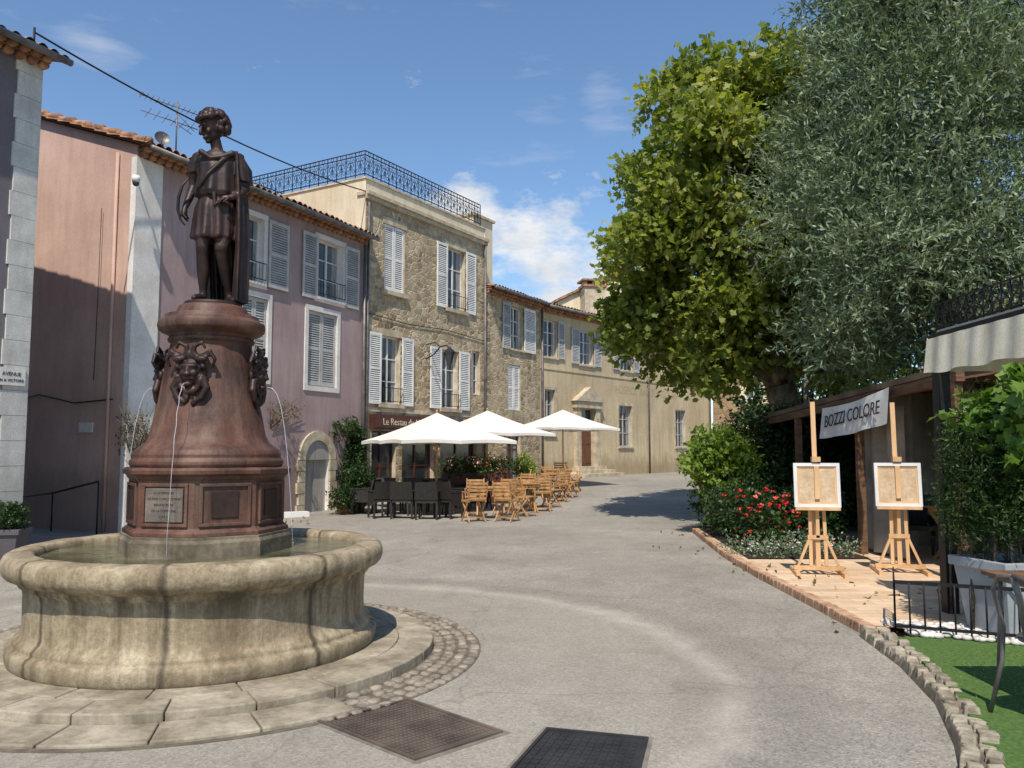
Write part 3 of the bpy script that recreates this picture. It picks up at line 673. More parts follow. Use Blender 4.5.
for o in opsB[5:]: window(mb,MBm,*o,frame_m=M_brown,bars=2,curtain=False)
mb.build('windows_and_shutters',B)
mb=MB(); mb.box((.3,-.14,2.2),(3.5,-.003,2.62),M_brown,MBm); mb.box((.35,-.155,2.25),(3.45,-.142,2.57),M_brown,MBm); mb.build('shop_sign_board',B)
TM=Matrix.Rotation(math.pi/2,4,'X')
text("Le Restau du Marche",.28,MBm@Matrix.Translation((1.9,-.158,2.41))@TM,M_cream,B)
mb=MB()
mb.box((3.75,-1.1,2.42),(6.0,-.003,2.5),M_brown,MBm)
mb.tube([(LB-.1,-.08,8.8),(LB-.1,-.08,0)],.045,M_zinc,8,MBm); mb.tube([(.05,-.09,8.7),(.05,-.09,0)],.04,M_zinc,8,MBm)
mb.tube([(.1,-.03,5.5),(2,-.03,5.42),(4,-.03,5.5),(6.3,-.03,5.4)],.012,M_iron,4,MBm)
mb.build('downpipes_and_cables',B)
wl=empty('wall_lantern'); mb=MB(); LM=MBm@Matrix.Translation((2.95,-.05,4.45))
mb.tube([(0,.05,0),(0,-.25,.12),(0,-.5,.35),(0,-.75,.38),(0,-.85,.25)],.022,M_iron,6,LM); mb.tube([(0,.05,.45),(0,-.3,.5),(0,-.5,.36)],.016,M_iron,5,LM)
mb.lathe([(.07,-.32),(.15,.0),(.17,.05)],M_glass,6,LM@Matrix.Translation((0,-.85,.1)),smooth=False); mb.lathe([(.20,.05),(.08,.16),(.015,.24)],M_iron,6,LM@Matrix.Translation((0,-.85,.1)),smooth=False)
mb.build('bracket_and_lamp',wl)
# ---------------- building C
MC=frame((-.955,28.58),dB); LC=4.05; Cb=empty('narrow_stone_house')
opsC=[(1.74,2.68,5.35,6.95),(1.6,2.5,3.05,4.75),(1.5,2.5,.3,2.3)]
mb=MB(); facade(mb,MC,0,LC,-.3,7.35,opsC,M_stone,M_doorstone); body(mb,MC,LC,5,-.3,7.35,.2,M_stone,left=False); mb.build('walls',Cb)
mb=MB(); roof(mb,MC,LC,5,7.4,.2,M_tile,.4,x0=0,x1=0); genoise(mb,MC,LC,7.38,M_tile); mb.tube([(0,-.45,7.3),(LC,-.45,7.3)],.06,M_zinc,8,MC); mb.build('roof',Cb)
mb=MB(); window(mb,MC,*opsC[0],sill=M_doorstone); shutter(mb,MC,2.73,3.6,5.3,7.0,M_shut); shutter(mb,MC,1.15,1.70,5.3,7.0,M_shutg)
shutter(mb,MC,1.62,2.04,3.07,4.73,M_shut,.03); shutter(mb,MC,2.06,2.48,3.07,4.73,M_shut,.03); window(mb,MC,*opsC[2],frame_m=M_brown); mb.build('windows_and_shutters',Cb)
# ---------------- building D
dD=(.62,.785); MD=frame((1.1,32.07),dD); LD=15.6; Db=empty('cream_hospice_building')
opsD=[(.25,1.15,5.3,6.8),(2.75,3.85,5.2,6.65),(6.05,7.2,5.2,6.7),(11.3,12.5,5.2,6.7),(.3,1.0,2.2,4.0),(2.7,3.8,.4,3.3),(5.95,7.1,1.75,3.6),(11.4,12.5,1.75,3.6)]
mb=MB(); facade(mb,MD,0,LD,-.3,7.3,opsD,M_creamD,M_doorstone); body(mb,MD,LD,5,-.3,7.3,.16,M_creamD)
mb.box((0,-.03,4.80),(LD,-.001,4.87),M_creamD,MD)
for o in opsD[4:]:
    if o!=opsD[5]: surround(mb,MD,*o,M_doorstone,.12,.02)
mb.box((2.35,-.16,.3),(2.68,-.002,3.35),M_doorstone,MD); mb.box((3.82,-.16,.3),(4.15,-.002,3.35),M_doorstone,MD)
mb.box((2.25,-.22,3.352),(4.25,-.002,3.62),M_doorstone,MD)
mb.add([(2.15,-.28,3.63),(4.35,-.28,3.63),(3.25,-.28,4.25),(2.15,-.002,3.63),(4.35,-.002,3.63),(3.25,-.002,4.25)],[(0,1,2),(0,3,4,1),(1,4,5,2),(2,5,3,0)],M_doorstone,False,MD)
for k in range(3): mb.box((2.2-.25*k,-.35-.3*k,.2),(4.3+.25*k,-.003-.002*k,.92-.14*k),M_doorstone,MD)
mb.build('walls',Db)
mb=MB(); roof(mb,MD,LD,5,7.35,.16,M_tile,.45,x0=0); genoise(mb,MD,LD,7.33,M_tile); mb.tube([(0,-.5,7.24),(LD,-.5,7.24)],.06,M_zinc,8,MD)
for t in (.05,8.6,LD-.3): mb.tube([(t,-.08,7.2),(t,-.08,.3)],.045,M_zinc,8,MD)
mb.build('roof',Db)
M_doorw=mat('door_wood',lin(120,80,52),lin(88,58,38),scale=3,stretch=(6,6,.4),rough=.5)
mb=MB()
for o in opsD: 
    if o!=opsD[5]: window(mb,MD,*o,frame_m=M_shutg if o[2]<4 else None,sill=M_doorstone)
for o in opsD[1:4]:
    shutter(mb,MD,o[0]-.6,o[0]-.03,o[2]-.02,o[3]+.02,M_shutg); shutter(mb,MD,o[1]+.03,o[1]+.6,o[2]-.02,o[3]+.02,M_shutg)
shutter(mb,MD,1.18,1.65,5.28,6.82,M_shutg)
mb.box((2.7,.1,.4),(3.235,.16,2.7),M_doorw,MD); mb.box((3.265,.1,.4),(3.8,.16,2.7),M_doorw,MD); mb.box((2.7,.12,2.75),(3.8,.15,3.3),M_glass,MD); mb.box((2.7,.08,2.69),(3.8,.17,2.76),M_doorw,MD)
for s in (2.78,3.34):
    for z0_,z1_ in ((1.05,1.7),(1.85,2.55)): mb.box((s,.08,z0_),(s+.38,.101,z1_),M_doorw,MD)
mb.build('windows_and_door',Db)
M_fade=mat('faded_lettering',lin(178,155,120),lin(170,148,115),scale=9,bst=0)
text("HOSPICE  SAINT  JACQUES",.5,MD@Matrix.Translation((8.6,-.004,4.3))@TM,M_fade,Db,ext=.002)
# ---------------- E stone tower + low house + rear house
Et=empty('stone_tower_house'); ME=frame((10.85,44.25),(.91,-.42)); 
opsE=[(1.7,2.6,4.3,5.6)]
mb=MB(); facade(mb,ME,0,3.9,-.3,7.2,opsE,M_stoneE,M_cream); 
for q in (((3.9,0,-.3),(3.9,5,-.3),(3.9,5,7.2),(3.9,0,7.2)),((0,5,-.3),(3.9,5,-.3),(3.9,5,7.2),(0,5,7.2)),((0,0,-.3),(0,5,-.3),(0,5,7.2),(0,0,7.2))): mb.add(q,[(0,1,2,3)],M_stoneE,False,ME)
surround(mb,ME,*opsE[0],M_cream,.25,.02); window(mb,ME,*opsE[0]); mb.build('walls',Et)
mb=MB(); roof(mb,ME,3.9,5,7.2,.15,M_tile,.3); mb.build('roof',Et)
Eh=empty('low_tiled_house'); MH=frame((14.4,43),(1,.05)); mb=MB(); facade(mb,MH,0,14,-.3,3.5,[(1.5,2.6,1.2,2.6),(6,7.2,1.2,2.6)],M_cream); body(mb,MH,14,6,-.3,3.5,.3,M_cream); window(mb,MH,1.5,2.6,1.2,2.6); window(mb,MH,6,7.2,1.2,2.6); mb.build('walls',Eh)
mb=MB(); roof(mb,MH,14,6,3.55,.3,M_tile,.3); mb.build('roof',Eh)
Gh=empty('cream_rear_house'); MG=frame((2.6,46),(.97,.2)); mb=MB()
mb.add([(0,0,-.3),(9,0,-.3),(9,0,10.2),(4.0,0,12.0),(0,0,10.0)],[(0,1,2,3,4)],M_cream,False,MG)
mb.add([(0,8,-.3),(9,8,-.3),(9,8,10.2),(4.0,8,12.0),(0,8,10.0)],[(4,3,2,1,0)],M_cream,False,MG)
mb.add([(0,0,-.3),(0,8,-.3),(0,8,10.0),(0,0,10.0)],[(0,1,2,3)],M_cream,False,MG); mb.add([(9,0,-.3),(9,8,-.3),(9,8,10.2),(9,0,10.2)],[(0,1,2,3)],M_cream,False,MG)
for a,b_ in (((-.2,9.93),(4,12.03)),((4,12.03),(9.2,10.2))):
    mb.add([(a[0],-.2,a[1]),(b_[0],-.2,b_[1]),(b_[0],8.2,b_[1]),(a[0],8.2,a[1]),(a[0],-.2,a[1]+.14),(b_[0],-.2,b_[1]+.14),(b_[0],8.2,b_[1]+.14),(a[0],8.2,a[1]+.14)],[(0,1,2,3),(4,5,6,7),(0,1,5,4),(3,2,6,7),(0,3,7,4),(1,2,6,5)],M_tile,False,MG)
mb.box((1.3,-1.0,8),(2.5,-.1,10.7),M_doorstone,MG); mb.box((1.2,-1.1,10.72),(2.6,0,10.85),M_tile,MG)
for x in (1.4,1.85,2.3): mb.box((x-.08,-.9,10.85),(x+.08,-.2,11.05),M_doorstone,MG)
mb.box((1.15,-1.15,11.05),(2.65,.05,11.15),M_tile,MG)
mb.build('walls_roof_chimney',Gh)
# ---------------- F grey building left
LF=7.5; pF=(-7.86-.423*LF,13.2-.906*LF); MF=frame(pF,dA); Fb=empty('grey_corner_house')
opsF=[(2.0,3.0,4.6,6.4),(2.0,3.0,1.0,3.0)]
mb=MB(); facade(mb,MF,0,LF,-.3,8.15,opsF,M_grey,M_trim); body(mb,MF,LF,8,-.3,8.15,.3,M_grey)
for k in range(21):
    w=.42 if k%2==0 else .38; mb.box((LF-w,-.03,-.25+k*.4),(LF+.03,w*.8,-.25+k*.4+.394),M_quoin,MF)
mb.build('walls',Fb); mb=MB()
for o in opsF: window(mb,MF,*o,sill=M_trim)
mb.build('windows',Fb)
mb=MB(); roof(mb,MF,LF,8,8.2,.3,M_tile,.38,x1=.3); genoise(mb,MF,LF+.1,8.18,M_tile); mb.tube([(0,-.42,8.05),(LF+.25,-.42,8.05)],.06,M_zinc,8,MF); mb.build('roof',Fb)
ssn=empty('street_name_sign'); mb=MB(); mb.box((LF-.50,-.055,2.62),(LF-.04,-.035,2.90),M_trim,MF); mb.build('plate',ssn)
M_ink=mat('dark_ink',(.02,.03,.05),(.03,.03,.04),bst=0)
for i,l in enumerate(('AVENUE','de la VICTOIRE')): text(l,.082 if i==0 else .062,MF@Matrix.Translation((LF-.27,-.057,2.80-.10*i))@TM,M_ink,ssn)
cb=empty('overhead_cable'); mb=MB(); p0=V((-8.05,13.3,8.62)); p1=V((-4.2,23.0,9.0))
mb.tube([p0.lerp(p1,i/20)-V((0,0,.28*4*(i/20)*(1-i/20))) for i in range(21)],.018,M_iron,5)
mb.tube([(-8.05,13.3,8.2),(-8.05,13.3,8.7)],.02,M_iron,5); mb.build('cable',cb)
# ------------------------------------------------------------ umbrellas
def umb_mesh():
    m,nt,b=nodes('umbrella_canvas'); b.inputs['Base Color'].default_value=lin(236,230,220); b.inputs['Roughness'].default_value=.8
    t=N(nt,'ShaderNodeBsdfTranslucent'); t.inputs[0].default_value=lin(235,225,205); mx=N(nt,'ShaderNodeMixShader'); mx.inputs[0].default_value=.15
    nt.links.new(b.outputs[0],mx.inputs[1]); nt.links.new(t.outputs[0],mx.inputs[2]); nt.links.new(mx.outputs[0],nt.nodes['Material Output'].inputs[0])
    mb=MB(); w=1.5; n=32; rings=10; vs=[];fs=[]
    for i in range(rings+1):
        h=i/rings
        for j in range(n):
            t=4*j/n; s=int(t)%4; f=t-int(t); cs=[(-w,-w),(w,-w),(w,w),(-w,w)]; a=cs[s];c_=cs[(s+1)%4]
            x=a[0]+(c_[0]-a[0])*f; y=a[1]+(c_[1]-a[1])*f
            sag=-.05*math.sin(math.pi*h); vv_=math.sin(math.pi*((f*2)%1))
            z=.72*(1-h)+sag+.03*vv_*h*h; k=1-.04*vv_*h
            vs.append((x*h*k,y*h*k,z))
    for i in range(rings):
        for j in range(n): fs.append((i*n+j,i*n+(j+1)%n,(i+1)*n+(j+1)%n,(i+1)*n+j))
    mb.add(vs,fs,m,False); base=rings*n
    vv=[vs[base+j] for j in range(n)]+[(vs[base+j][0],vs[base+j][1],vs[base+j][2]-.08) for j in range(n)]
    mb.add(vv,[(j,(j+1)%n,n+(j+1)%n,n+j) for j in range(n)],m)
    canopy=mb.mesh('canopy'); mb=MB()
    mb.tube([(0,0,-2.0),(0,0,.78)],.025,M_teak,10)
    mb.ell((0,0,.76),(.035,.035,.04),M_teak)
    for c in [(-w,-w),(w,-w),(w,w),(-w,w),(0,-w),(w,0),(0,w),(-w,0)]:
        mb.beam((0,0,.58),(c[0]*.96,c[1]*.96,-.06),.02,.025,M_teak); mb.beam((0,0,.0),(c[0]*.5,c[1]*.5,.22),.015,.02,M_teak)
    mb.box((-.3,-.3,-2.02),(.3,.3,-1.95),M_zinc)
    return [('canopy',canopy),('pole_and_ribs',mb.mesh('pole'))]
U=umb_mesh()
inst('patio_umbrella',U,(-1.95,21.3,1.83),math.radians(28),1.02)
inst('patio_umbrella',U,(-.75,25.0,2.08),math.radians(30),1.0)
inst('patio_umbrella',U,(1.75,28.2,2.32),math.radians(32),.92)
# ------------------------------------------------------------ chairs
def chair_mesh():
    mb=MB(); m=M_teak
    for s in (-.21,.21):
        mb.beam((s,.22,0),(s,-.16,.47),.022,.035,m)
        mb.beam((s*.93,-.20,0),(s*.93,.20,.45),.022,.035,m)
        mb.beam((s,-.16,.45),(s,-.27,.90),.022,.035,m)
        mb.beam((s*.97,-.2,.455),(s*.97,.22,.455),.022,.03,m)
        mb.beam((s*1.05,-.22,.66),(s*1.05,.16,.66),.035,.02,m); mb.beam((s*1.05,.14,.45),(s*1.05,.14,.66),.02,.03,m)
    for i in range(7): y=-.18+i*.062; mb.box((-.20,y,.468),(.20,y+.045,.486),m)
    for z in (.52,.62,.70,.78,.85): mb.beam((-.21,-.165-(z-.45)*.245,z),(.21,-.165-(z-.45)*.245,z),.016,.05,m)
    mb.beam((-.2,.15,.09),(.2,.15,.09),.02,.02,m); mb.beam((-.2,-.13,.10),(.2,-.13,.10),.02,.02,m)
    return [('frame_and_slats',mb.mesh('wooden_chair'))]
def dchair_mesh():
    mb=MB(); m=M_rattan
    for x in (-.24,.24):
        for y in (-.22,.22): mb.beam((x,y,0),(x,y,.62),.04,.04,m)
        mb.box((x-.03,-.24,.62),(x+.03,.26,.65),m); mb.box((x-.015,-.2,.3),(x+.015,.2,.6),m)
    mb.box((-.24,-.24,.38),(.24,.25,.45),m); mb.add([(-.27,-.22,.45),(.27,-.22,.45),(.25,-.32,.86),(-.25,-.32,.86),(-.27,-.26,.45),(.27,-.26,.45),(.25,-.36,.86),(-.25,-.36,.86)],[(0,1,2,3),(7,6,5,4),(3,2,6,7),(0,3,7,4),(1,5,6,2)],m)
    return [('woven_frame',mb.mesh('rattan_chair'))]
def table_mesh(m,legm,sz=.36):
    mb=MB()
    for i in range(8): x=-sz+i*2*sz/8; mb.box((x,-sz,.715),(x+2*sz/8-.008,sz,.74),m)
    mb.box((-sz+.03,-sz+.03,.66),(sz-.03,sz-.03,.712),m)
    for x in (-sz+.05,sz-.05): 
        mb.beam((x,-sz+.05,0),(x,sz-.05,.68),.03,.04,legm); mb.beam((x*.9,sz-.05,0),(x*.9,-sz+.05,.68),.03,.04,legm)
    return [('top_and_legs',mb.mesh('table'))]
CH=chair_mesh(); DC=dchair_mesh(); TB=table_mesh(M_teak,M_teak); TD=table_mesh(M_rattan,M_iron)
def at(x,y): return (x,y,gz(x,y)+.005)
for x,y,r in [(-.85,18.5,.5),(-.12,18.6,-.3),(.32,20.0,-2.0),(-.9,20.0,3.0),(-.2,20.3,2.7),(.75,21.3,.3),(1.05,22.4,-2.2),(.35,22.8,2.8),(1.35,23.8,.6),(1.75,25.0,-1.9),(1.0,25.6,2.6),(.3,24.4,1.6),(2.0,26.6,-1.7),(1.6,27.4,2.9)]:
    inst('wooden_folding_chair',CH,at(x,y),r+random.uniform(-.2,.2))
for x,y in [(-.5,19.3),(.6,22.1),(.25,21.2),(1.2,24.8),(1.5,26.3)]: inst('cafe_table',TB,at(x,y),random.uniform(0,.5))
for x,y,r in [(-3.1,19.6,.3),(-2.55,19.4,-.2),(-1.95,19.2,.1),(-1.5,19.5,-.5),(-3.3,21.2,3.0),(-2.6,21.3,3.2),(-1.9,21.0,2.9),(-3.7,20.7,1.5),(-1.35,20.8,-1.4),(-1.2,22.4,2.6)]:
    inst('rattan_chair',DC,at(x,y),r+random.uniform(-.25,.25))
for x,y in [(-2.9,20.4),(-1.95,20.2),(-.9,22.0),(-2.4,22.8)]: inst('dark_cafe_table',TD,at(x,y),.2)
# easels
def easel_mesh():
    m=M_pine; mb=MB()
    mb.beam((0,0,.05),(0,.14,2.12),.055,.03,m); 
    for s in (-1,1):
        mb.beam((s*.09,-.02,.1),(s*.075,.06,1.25),.04,.03,m); mb.beam((s*.27,-.3,.02),(s*.27,.38,.02),.05,.05,m); mb.beam((s*.27,0,.02),(s*.09,0,.45),.035,.03,m)
    mb.box((-.29,-.03,.05),(.29,.02,.10),m); mb.box((-.12,-.02,.42),(.12,.02,.47),m); mb.box((-.12,.03,1.18),(.12,.07,1.23),m)
    mb.beam((0,.42,.02),(0,.12,1.6),.04,.03,m)
    mb.box((-.26,-.10,.78),(.26,.0,.815),m); mb.box((-.05,-.06,1.37),(.05,.06,1.43),m); mb.box((-.02,-.02,.44),(.02,.0,.8),m)
    fr=mb.mesh('easel_frame'); mb=MB()
    T=Matrix.Translation((0,-.06,.815))@Matrix.Rotation(-.08,4,'X')
    mc=mat('framed_panel',lin(214,190,158),lin(186,158,124),scale=5,streak=(lin(160,130,98),.4)); mw=M_white
    mb.box((-.235,0,.03),(.235,.012,.53),mc,T)
    for a,b in (((-.27,-.02,.0),(.27,.02,.04)),((-.27,-.02,.50),(.27,.02,.54)),((-.27,-.02,.04),(-.23,.02,.50)),((.23,-.02,.04),(.27,.02,.50))): mb.box(a,b,mw,T)
    for a,b in (((-.23,-.006,.04),(.23,.0,.062)),((-.23,-.006,.478),(.23,.0,.50)),((-.23,-.006,.062),(-.208,.0,.478)),((.208,-.006,.062),(.23,.0,.478))): mb.box(a,b,m,T)
    mb.box((-.028,-.03,.10),(.028,-.001,.50),m,T)
    return [('frame',fr),('framed_canvas',mb.mesh('framed_canvas'))]
EZ=easel_mesh()
inst('easel',EZ,(3.76,10.2,.085),math.radians(-12),1.0); inst('easel',EZ,(4.83,10.35,.085),math.radians(-14),1.0)
# ------------------------------------------------------------ right terrace
def tiles():
    m,nt,b=nodes('terracotta_paving'); v=coords(nt); br=N(nt,'ShaderNodeTexBrick'); br.inputs['Scale'].default_value=1.0
    br.inputs['Brick Width'].default_value=.3; br.inputs['Row Height'].default_value=.15; br.inputs['Mortar Size'].default_value=.006
    br.inputs['Color1'].default_value=lin(226,198,164); br.inputs['Color2'].default_value=lin(200,164,130); br.inputs['Mortar'].default_value=lin(184,168,144)
    nt.links.new(v,br.inputs['Vector']); c=mixc(nt,.7,br.outputs[0],ramp(nt,noise(nt,v,1.8,6,.7),[(.3,(.7,.68,.64,1)),(.7,(1.12,1.12,1.12,1))]),'MULTIPLY')
    nt.links.new(c,b.inputs['Base Color']); b.inputs['Roughness'].default_value=.85; bump(nt,b,math_(nt,'SUBTRACT',noise(nt,v,20),br.outputs[1]),.4,.006); return m
M_tl=tiles(); M_edge=mat('terrace_edge_tile',lin(196,160,128),lin(150,114,88),scale=5,bs=30,bst=.4)
kerb=[(3.6,16.5),(3.42,14.6),(3.22,12.5),(3.13,10.5),(3.12,8.6),(3.1,7.2),(2.98,6.2),(2.78,5.3),(2.5,4.55),(2.15,3.8),(1.7,3.0)]
mb=MB(); up=[(x,y) for x,y in kerb if y>=6.9]; 
mb.add([(x+.02,y,.08) for x,y in up]+[(12,up[-1][1],.08),(12,16.5,.08)],[tuple(range(len(up)+2))[::-1]],M_tl)
mb.build('terrace_paving')
M_turf=mat('artificial_turf',lin(96,124,60),lin(66,92,40),scale=40,rough=.95,bs=200,bst=.8)
lo=[(3.1,6.88)]+[(x,y) for x,y in kerb if y<6.9]
mb=MB(); mb.add([(x+.02,y,.07) for x,y in lo]+[(8,3.0,.07),(8,6.88,.07)],[tuple(range(len(lo)+2))[::-1]],M_turf); mb.build('turf')
leaves('turf_blades',[((4.3,5.4,.05),(1.5,1.4,.02)),((3.6,4.4,.05),(.8,.8,.02))],9000,2,.03,.006,leaf_mat('turf_blade',[lin(75,105,40),lin(110,145,65),lin(130,160,85)],.2),tl=.01,up=2.)
M_kerb=mat('rough_kerb_stone',lin(182,170,148),lin(112,102,86),scale=7,bs=25,bst=.7,bd=.02)
mb=MB(); rk=random.Random(4)
# mortar bed under the kerb stones
kb=[(x,y) for x,y in kerb if y<7.3]
vs=[]
for i,(x,y) in enumerate(kb):
    q0=V(kb[max(i-1,0)]); q1=V(kb[min(i+1,len(kb)-1)]); d=(q1-q0).normalized(); nn_=V((d.y,-d.x))
    for o_,z_ in ((-.115,-.01),(-.09,.045),(.09,.06),(.115,-.01)): vs.append((x+nn_.x*o_,y+nn_.y*o_,z_))
mb.add(vs,[(i*4+j,i*4+4+j,i*4+5+j,i*4+1+j) for i in range(len(kb)-1) for j in range(3)],M_joint,True)
for (a,b_) in zip(kerb,kerb[1:]):
    a=V((*a,0));b_=V((*b_,0));L=(b_-a).length;d=(b_-a).normalized();t=0
    small=a.y<7.3
    while t<L:
        for row in ((0,1) if small else (0,)):
            l=rk.uniform(.07,.14) if small else rk.uniform(.12,.16); p=a+d*(t+l/2)+V((d.y,-d.x,0))*(.0 if not small else (-.05+.10*row+rk.uniform(-.012,.012))); w=rk.uniform(.045,.058) if small else .06
            h=(rk.uniform(.07,.10) if row else rk.uniform(.07,.105)) if small else .088
            R=Matrix(((d.x,-d.y,0,p.x),(d.y,d.x,0,p.y),(0,0,1,0),(0,0,0,1)))@Matrix.Rotation(rk.uniform(-.2,.2) if small else rk.uniform(-.04,.04),4,'Z')
            k=rk.uniform(.6,.85) if small else .92; x=l/2*.98
            mb.add([(-x,-w,-.02),(x,-w,-.02),(x,w,-.02),(-x,w,-.02),(-x*k,-w*k,h),(x*k,-w*k,h*rk.uniform(.85,1.1)),(x*k*.9,w*k,h),(-x*k,w*k,h*rk.uniform(.85,1.1))],[(4,5,6,7),(0,1,5,4),(1,2,6,5),(2,3,7,6),(3,0,4,7)],M_kerb if small else M_edge,False,R)
        t+=l
mb.build('kerb',bevel=.010)
fe=empty('low_iron_fence'); mb=MB()
def fence(p,q,z=.08,h=.42):
    p=V((*p,z));q=V((*q,z));L=(q-p).length;n=int(L/.11)
    mb.beam(p+V((0,0,h)),q+V((0,0,h)),.012,.03,M_iron); mb.beam(p+V((0,0,.06)),q+V((0,0,.06)),.012,.025,M_iron)
    for i in range(n+1):
        a=p.lerp(q,i/n); mb.tube([a,a+V((0,0,h))],.008,M_iron,5)
fence((3.2,6.98),(4.5,6.35)); fence((3.2,6.98),(3.55,7.75)); mb.build('bars',fe)
M_peb=mat('white_pebbles',lin(225,220,212),lin(180,172,162),scale=8,rough=.7); mb=MB()
for i in range(300):
    x=random.uniform(3.3,4.6); y=7.15-(x-3.3)*.45+random.uniform(-.25,.35); r=random.uniform(.015,.04); mb.ell((x,y,.09),(r*1.3,r,r*.7),M_peb,None,7,5)
mb.build('pebbles')
M_plg=mat('grey_planter',lin(172,174,176),lin(150,152,155),scale=3,rough=.45,bst=.05)
M_soil=mat('soil',(.03,.022,.015),(.05,.035,.025),scale=20)
def planter(name,x,y,w,h,z,m,rz=0.2):
    e=empty(name,(x,y,z),rz); b=MB(); k=.78
    def rg(s,zz): return [(-s,-s,zz),(s,-s,zz),(s,s,zz),(-s,s,zz)]
    lv=[(w*k,0),(w,h-.08),(w+.03,h-.08),(w+.03,h),(w-.02,h),(w-.03,h-.06)]
    vs=[];fs=[]
    for s,zz in lv: vs+=rg(s,zz)
    for i in range(len(lv)-1):
        for j in range(4): fs.append((i*4+j,i*4+(j+1)%4,i*4+4+(j+1)%4,i*4+4+j))
    fs.append((3,2,1,0)); b.add(vs,fs,m); b.add(rg(w-.03,h-.06),[(0,1,2,3)],M_soil); b.build('tub',e,bevel=.008); return e
planter('grey_planter',4.15,6.95,.29,.62,.08,M_plg)
planter('grey_planter',4.95,7.0,.30,.62,.08,M_plg)
planter('grey_planter',-7.45,12.2,.24,.45,.0,M_grey)
# near pergola
M_canvas=mat('beige_canvas',lin(226,218,196),lin(204,194,170),scale=3,bs=60,bst=.2,streak=(lin(160,148,120),.5))
pg=empty('terrace_pergola'); mb=MB()
mb.box((4.06,7.78,.08),(4.17,7.90,2.72),M_iron); mb.box((4.06,5.2,.08),(4.16,5.3,2.72),M_iron); mb.box((8.4,7.78,.08),(8.5,7.9,2.72),M_iron)
mb.box((4.06,5.3,2.66),(4.15,7.78,2.72),M_iron); mb.box((4.17,7.80,2.66),(8.4,7.88,2.72),M_iron)
n=60; vs=[]
for i in range(n+1):
    y=5.3+2.6*i/n; w=.015*math.sin(i*.9); vs+= [(4.03+w*.4,y,2.67),(3.99+w,y,2.33+.012*math.sin(i*.45))]
mb.add(vs,[(2*i,2*i+2,2*i+3,2*i+1) for i in range(n)],M_canvas,True)
vs=[]
for i in range(41):
    x=4.15+4.2*i/40; w=.02*math.sin(i*1.3); vs+= [(x,7.91+w*.4,2.65),(x,7.92+w,2.36)]
mb.add(vs,[(2*i,2*i+2,2*i+3,2*i+1) for i in range(40)],M_canvas,True)
mb.box((4.1,5.3,2.725),(8.5,7.85,2.75),M_canvas)
n=20
for i in range(n+1):
    y=5.2+2.65*i/n; mb.tube([(4.1,y,2.75),(4.1,y,3.0)],.008,M_iron,5)
    if i<n:
        for c,r in ((.0325,.045),(.1,.045)):
            mb.tube([(4.1,y+.066+r*math.cos(a),2.83+ (c>.05)*.10+r*math.sin(a)) for a in [k*math.pi/5 for k in range(10)]],.006,M_iron,4,closed=True)
mb.tube([(4.1,5.2,3.0),(4.1,7.85,3.0)],.012,M_iron,5); mb.tube([(4.1,5.2,2.77),(4.1,7.85,2.77)],.012,M_iron,5)
mb.build('frame_and_valance',pg)
# restaurant shelter
rs=empty('restaurant_shelter'); mb=MB()
M_rf=mat('shelter_roofing',lin(120,100,82),lin(80,66,54),scale=2,bs=20,bst=.4)
mb.add([(5.1,9.4,2.52),(5.1,17.3,2.2),(11,17.3,3.2),(11,9.4,3.5),(5.1,9.4,2.60),(5.1,17.3,2.28),(11,17.3,3.28),(11,9.4,3.58)],[(0,1,2,3),(7,6,5,4),(0,4,5,1),(0,3,7,4),(1,5,6,2)],M_rf)
mb.beam((5.16,9.4,2.45),(5.16,17.3,2.13),.10,.12,M_wood)
for y in (9.5,12.2,14.8,17.2): z=2.45-(y-9.4)*.0405; mb.box((5.11,y-.05,.08),(5.21,y+.05,z-.06),M_wood); mb.beam((5.2,y,z+.02),(10.9,y,z+.98),.07,.10,M_wood)
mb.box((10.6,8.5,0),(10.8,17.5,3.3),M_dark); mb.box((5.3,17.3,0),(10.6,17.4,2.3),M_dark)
mb.build('roof_and_posts',rs)
M_curt=mat('grey_tarpaulin',lin(165,156,142),lin(125,118,106),scale=2,bs=10,bst=.4); mb=MB(); vs=[];n=60
for i in range(n+1):
    x=5.9+3.8*i/n; w=.06*math.sin(i*.8)+.03*math.sin(i*1.9); vs+=[(x,13.0+w,2.5),(x,13.0+w*1.3,.1)]
mb.add(vs,[(2*i,2*i+2,2*i+3,2*i+1) for i in range(n)],M_curt,True)
vs=[]
for i in range(21):
    y=11.2+1.5*i/20; w=.05*math.sin(i*.9); vs+=[(5.35+w,y,2.2),(5.35+w*1.4,y,.12)]
mb.add(vs,[(2*i,2*i+2,2*i+3,2*i+1) for i in range(20)],M_curt,True); mb.build('curtain',rs)
for x,y in ((6.2,11.3),(7.4,11.0),(6.6,9.9)): inst('cafe_table',TB,(x,y,.085),.3)
for x,y,r in ((5.8,11.9,2.8),(6.7,10.6,.2),(7.0,11.6,3),(7.9,10.6,.3),(5.9,10.6,.2)): inst('rattan_chair',DC,(x,y,.085),r)
bn=empty('cloth_banner'); mb=MB(); n=30; P0=V((5.0,13.2,2.27));P1=V((5.02,10.9,2.44)); vs=[]
for i in range(n+1):
    p=P0.lerp(P1,i/n); sg=.05*math.sin(math.pi*i/n); w=.03*math.sin(i*.5); vs+=[(p.x+w*.3,p.y,p.z-sg),(p.x-.06+w,p.y,p.z-.49-sg*.6)]
M_ban=mat('banner_cloth',lin(225,222,214),lin(200,196,188),scale=3,bst=.1)
mb.add(vs,[(2*i,2*i+2,2*i+3,2*i+1) for i in range(n)],M_ban,True); mb.build('cloth',bn)
d=(P1-P0).normalized(); upv=V((.12,0,1)).normalized(); upv=(upv-d*upv.dot(d)).normalized(); nn=d.cross(upv)
c_=P0.lerp(P1,.53)+V((-.075,0,-.26))
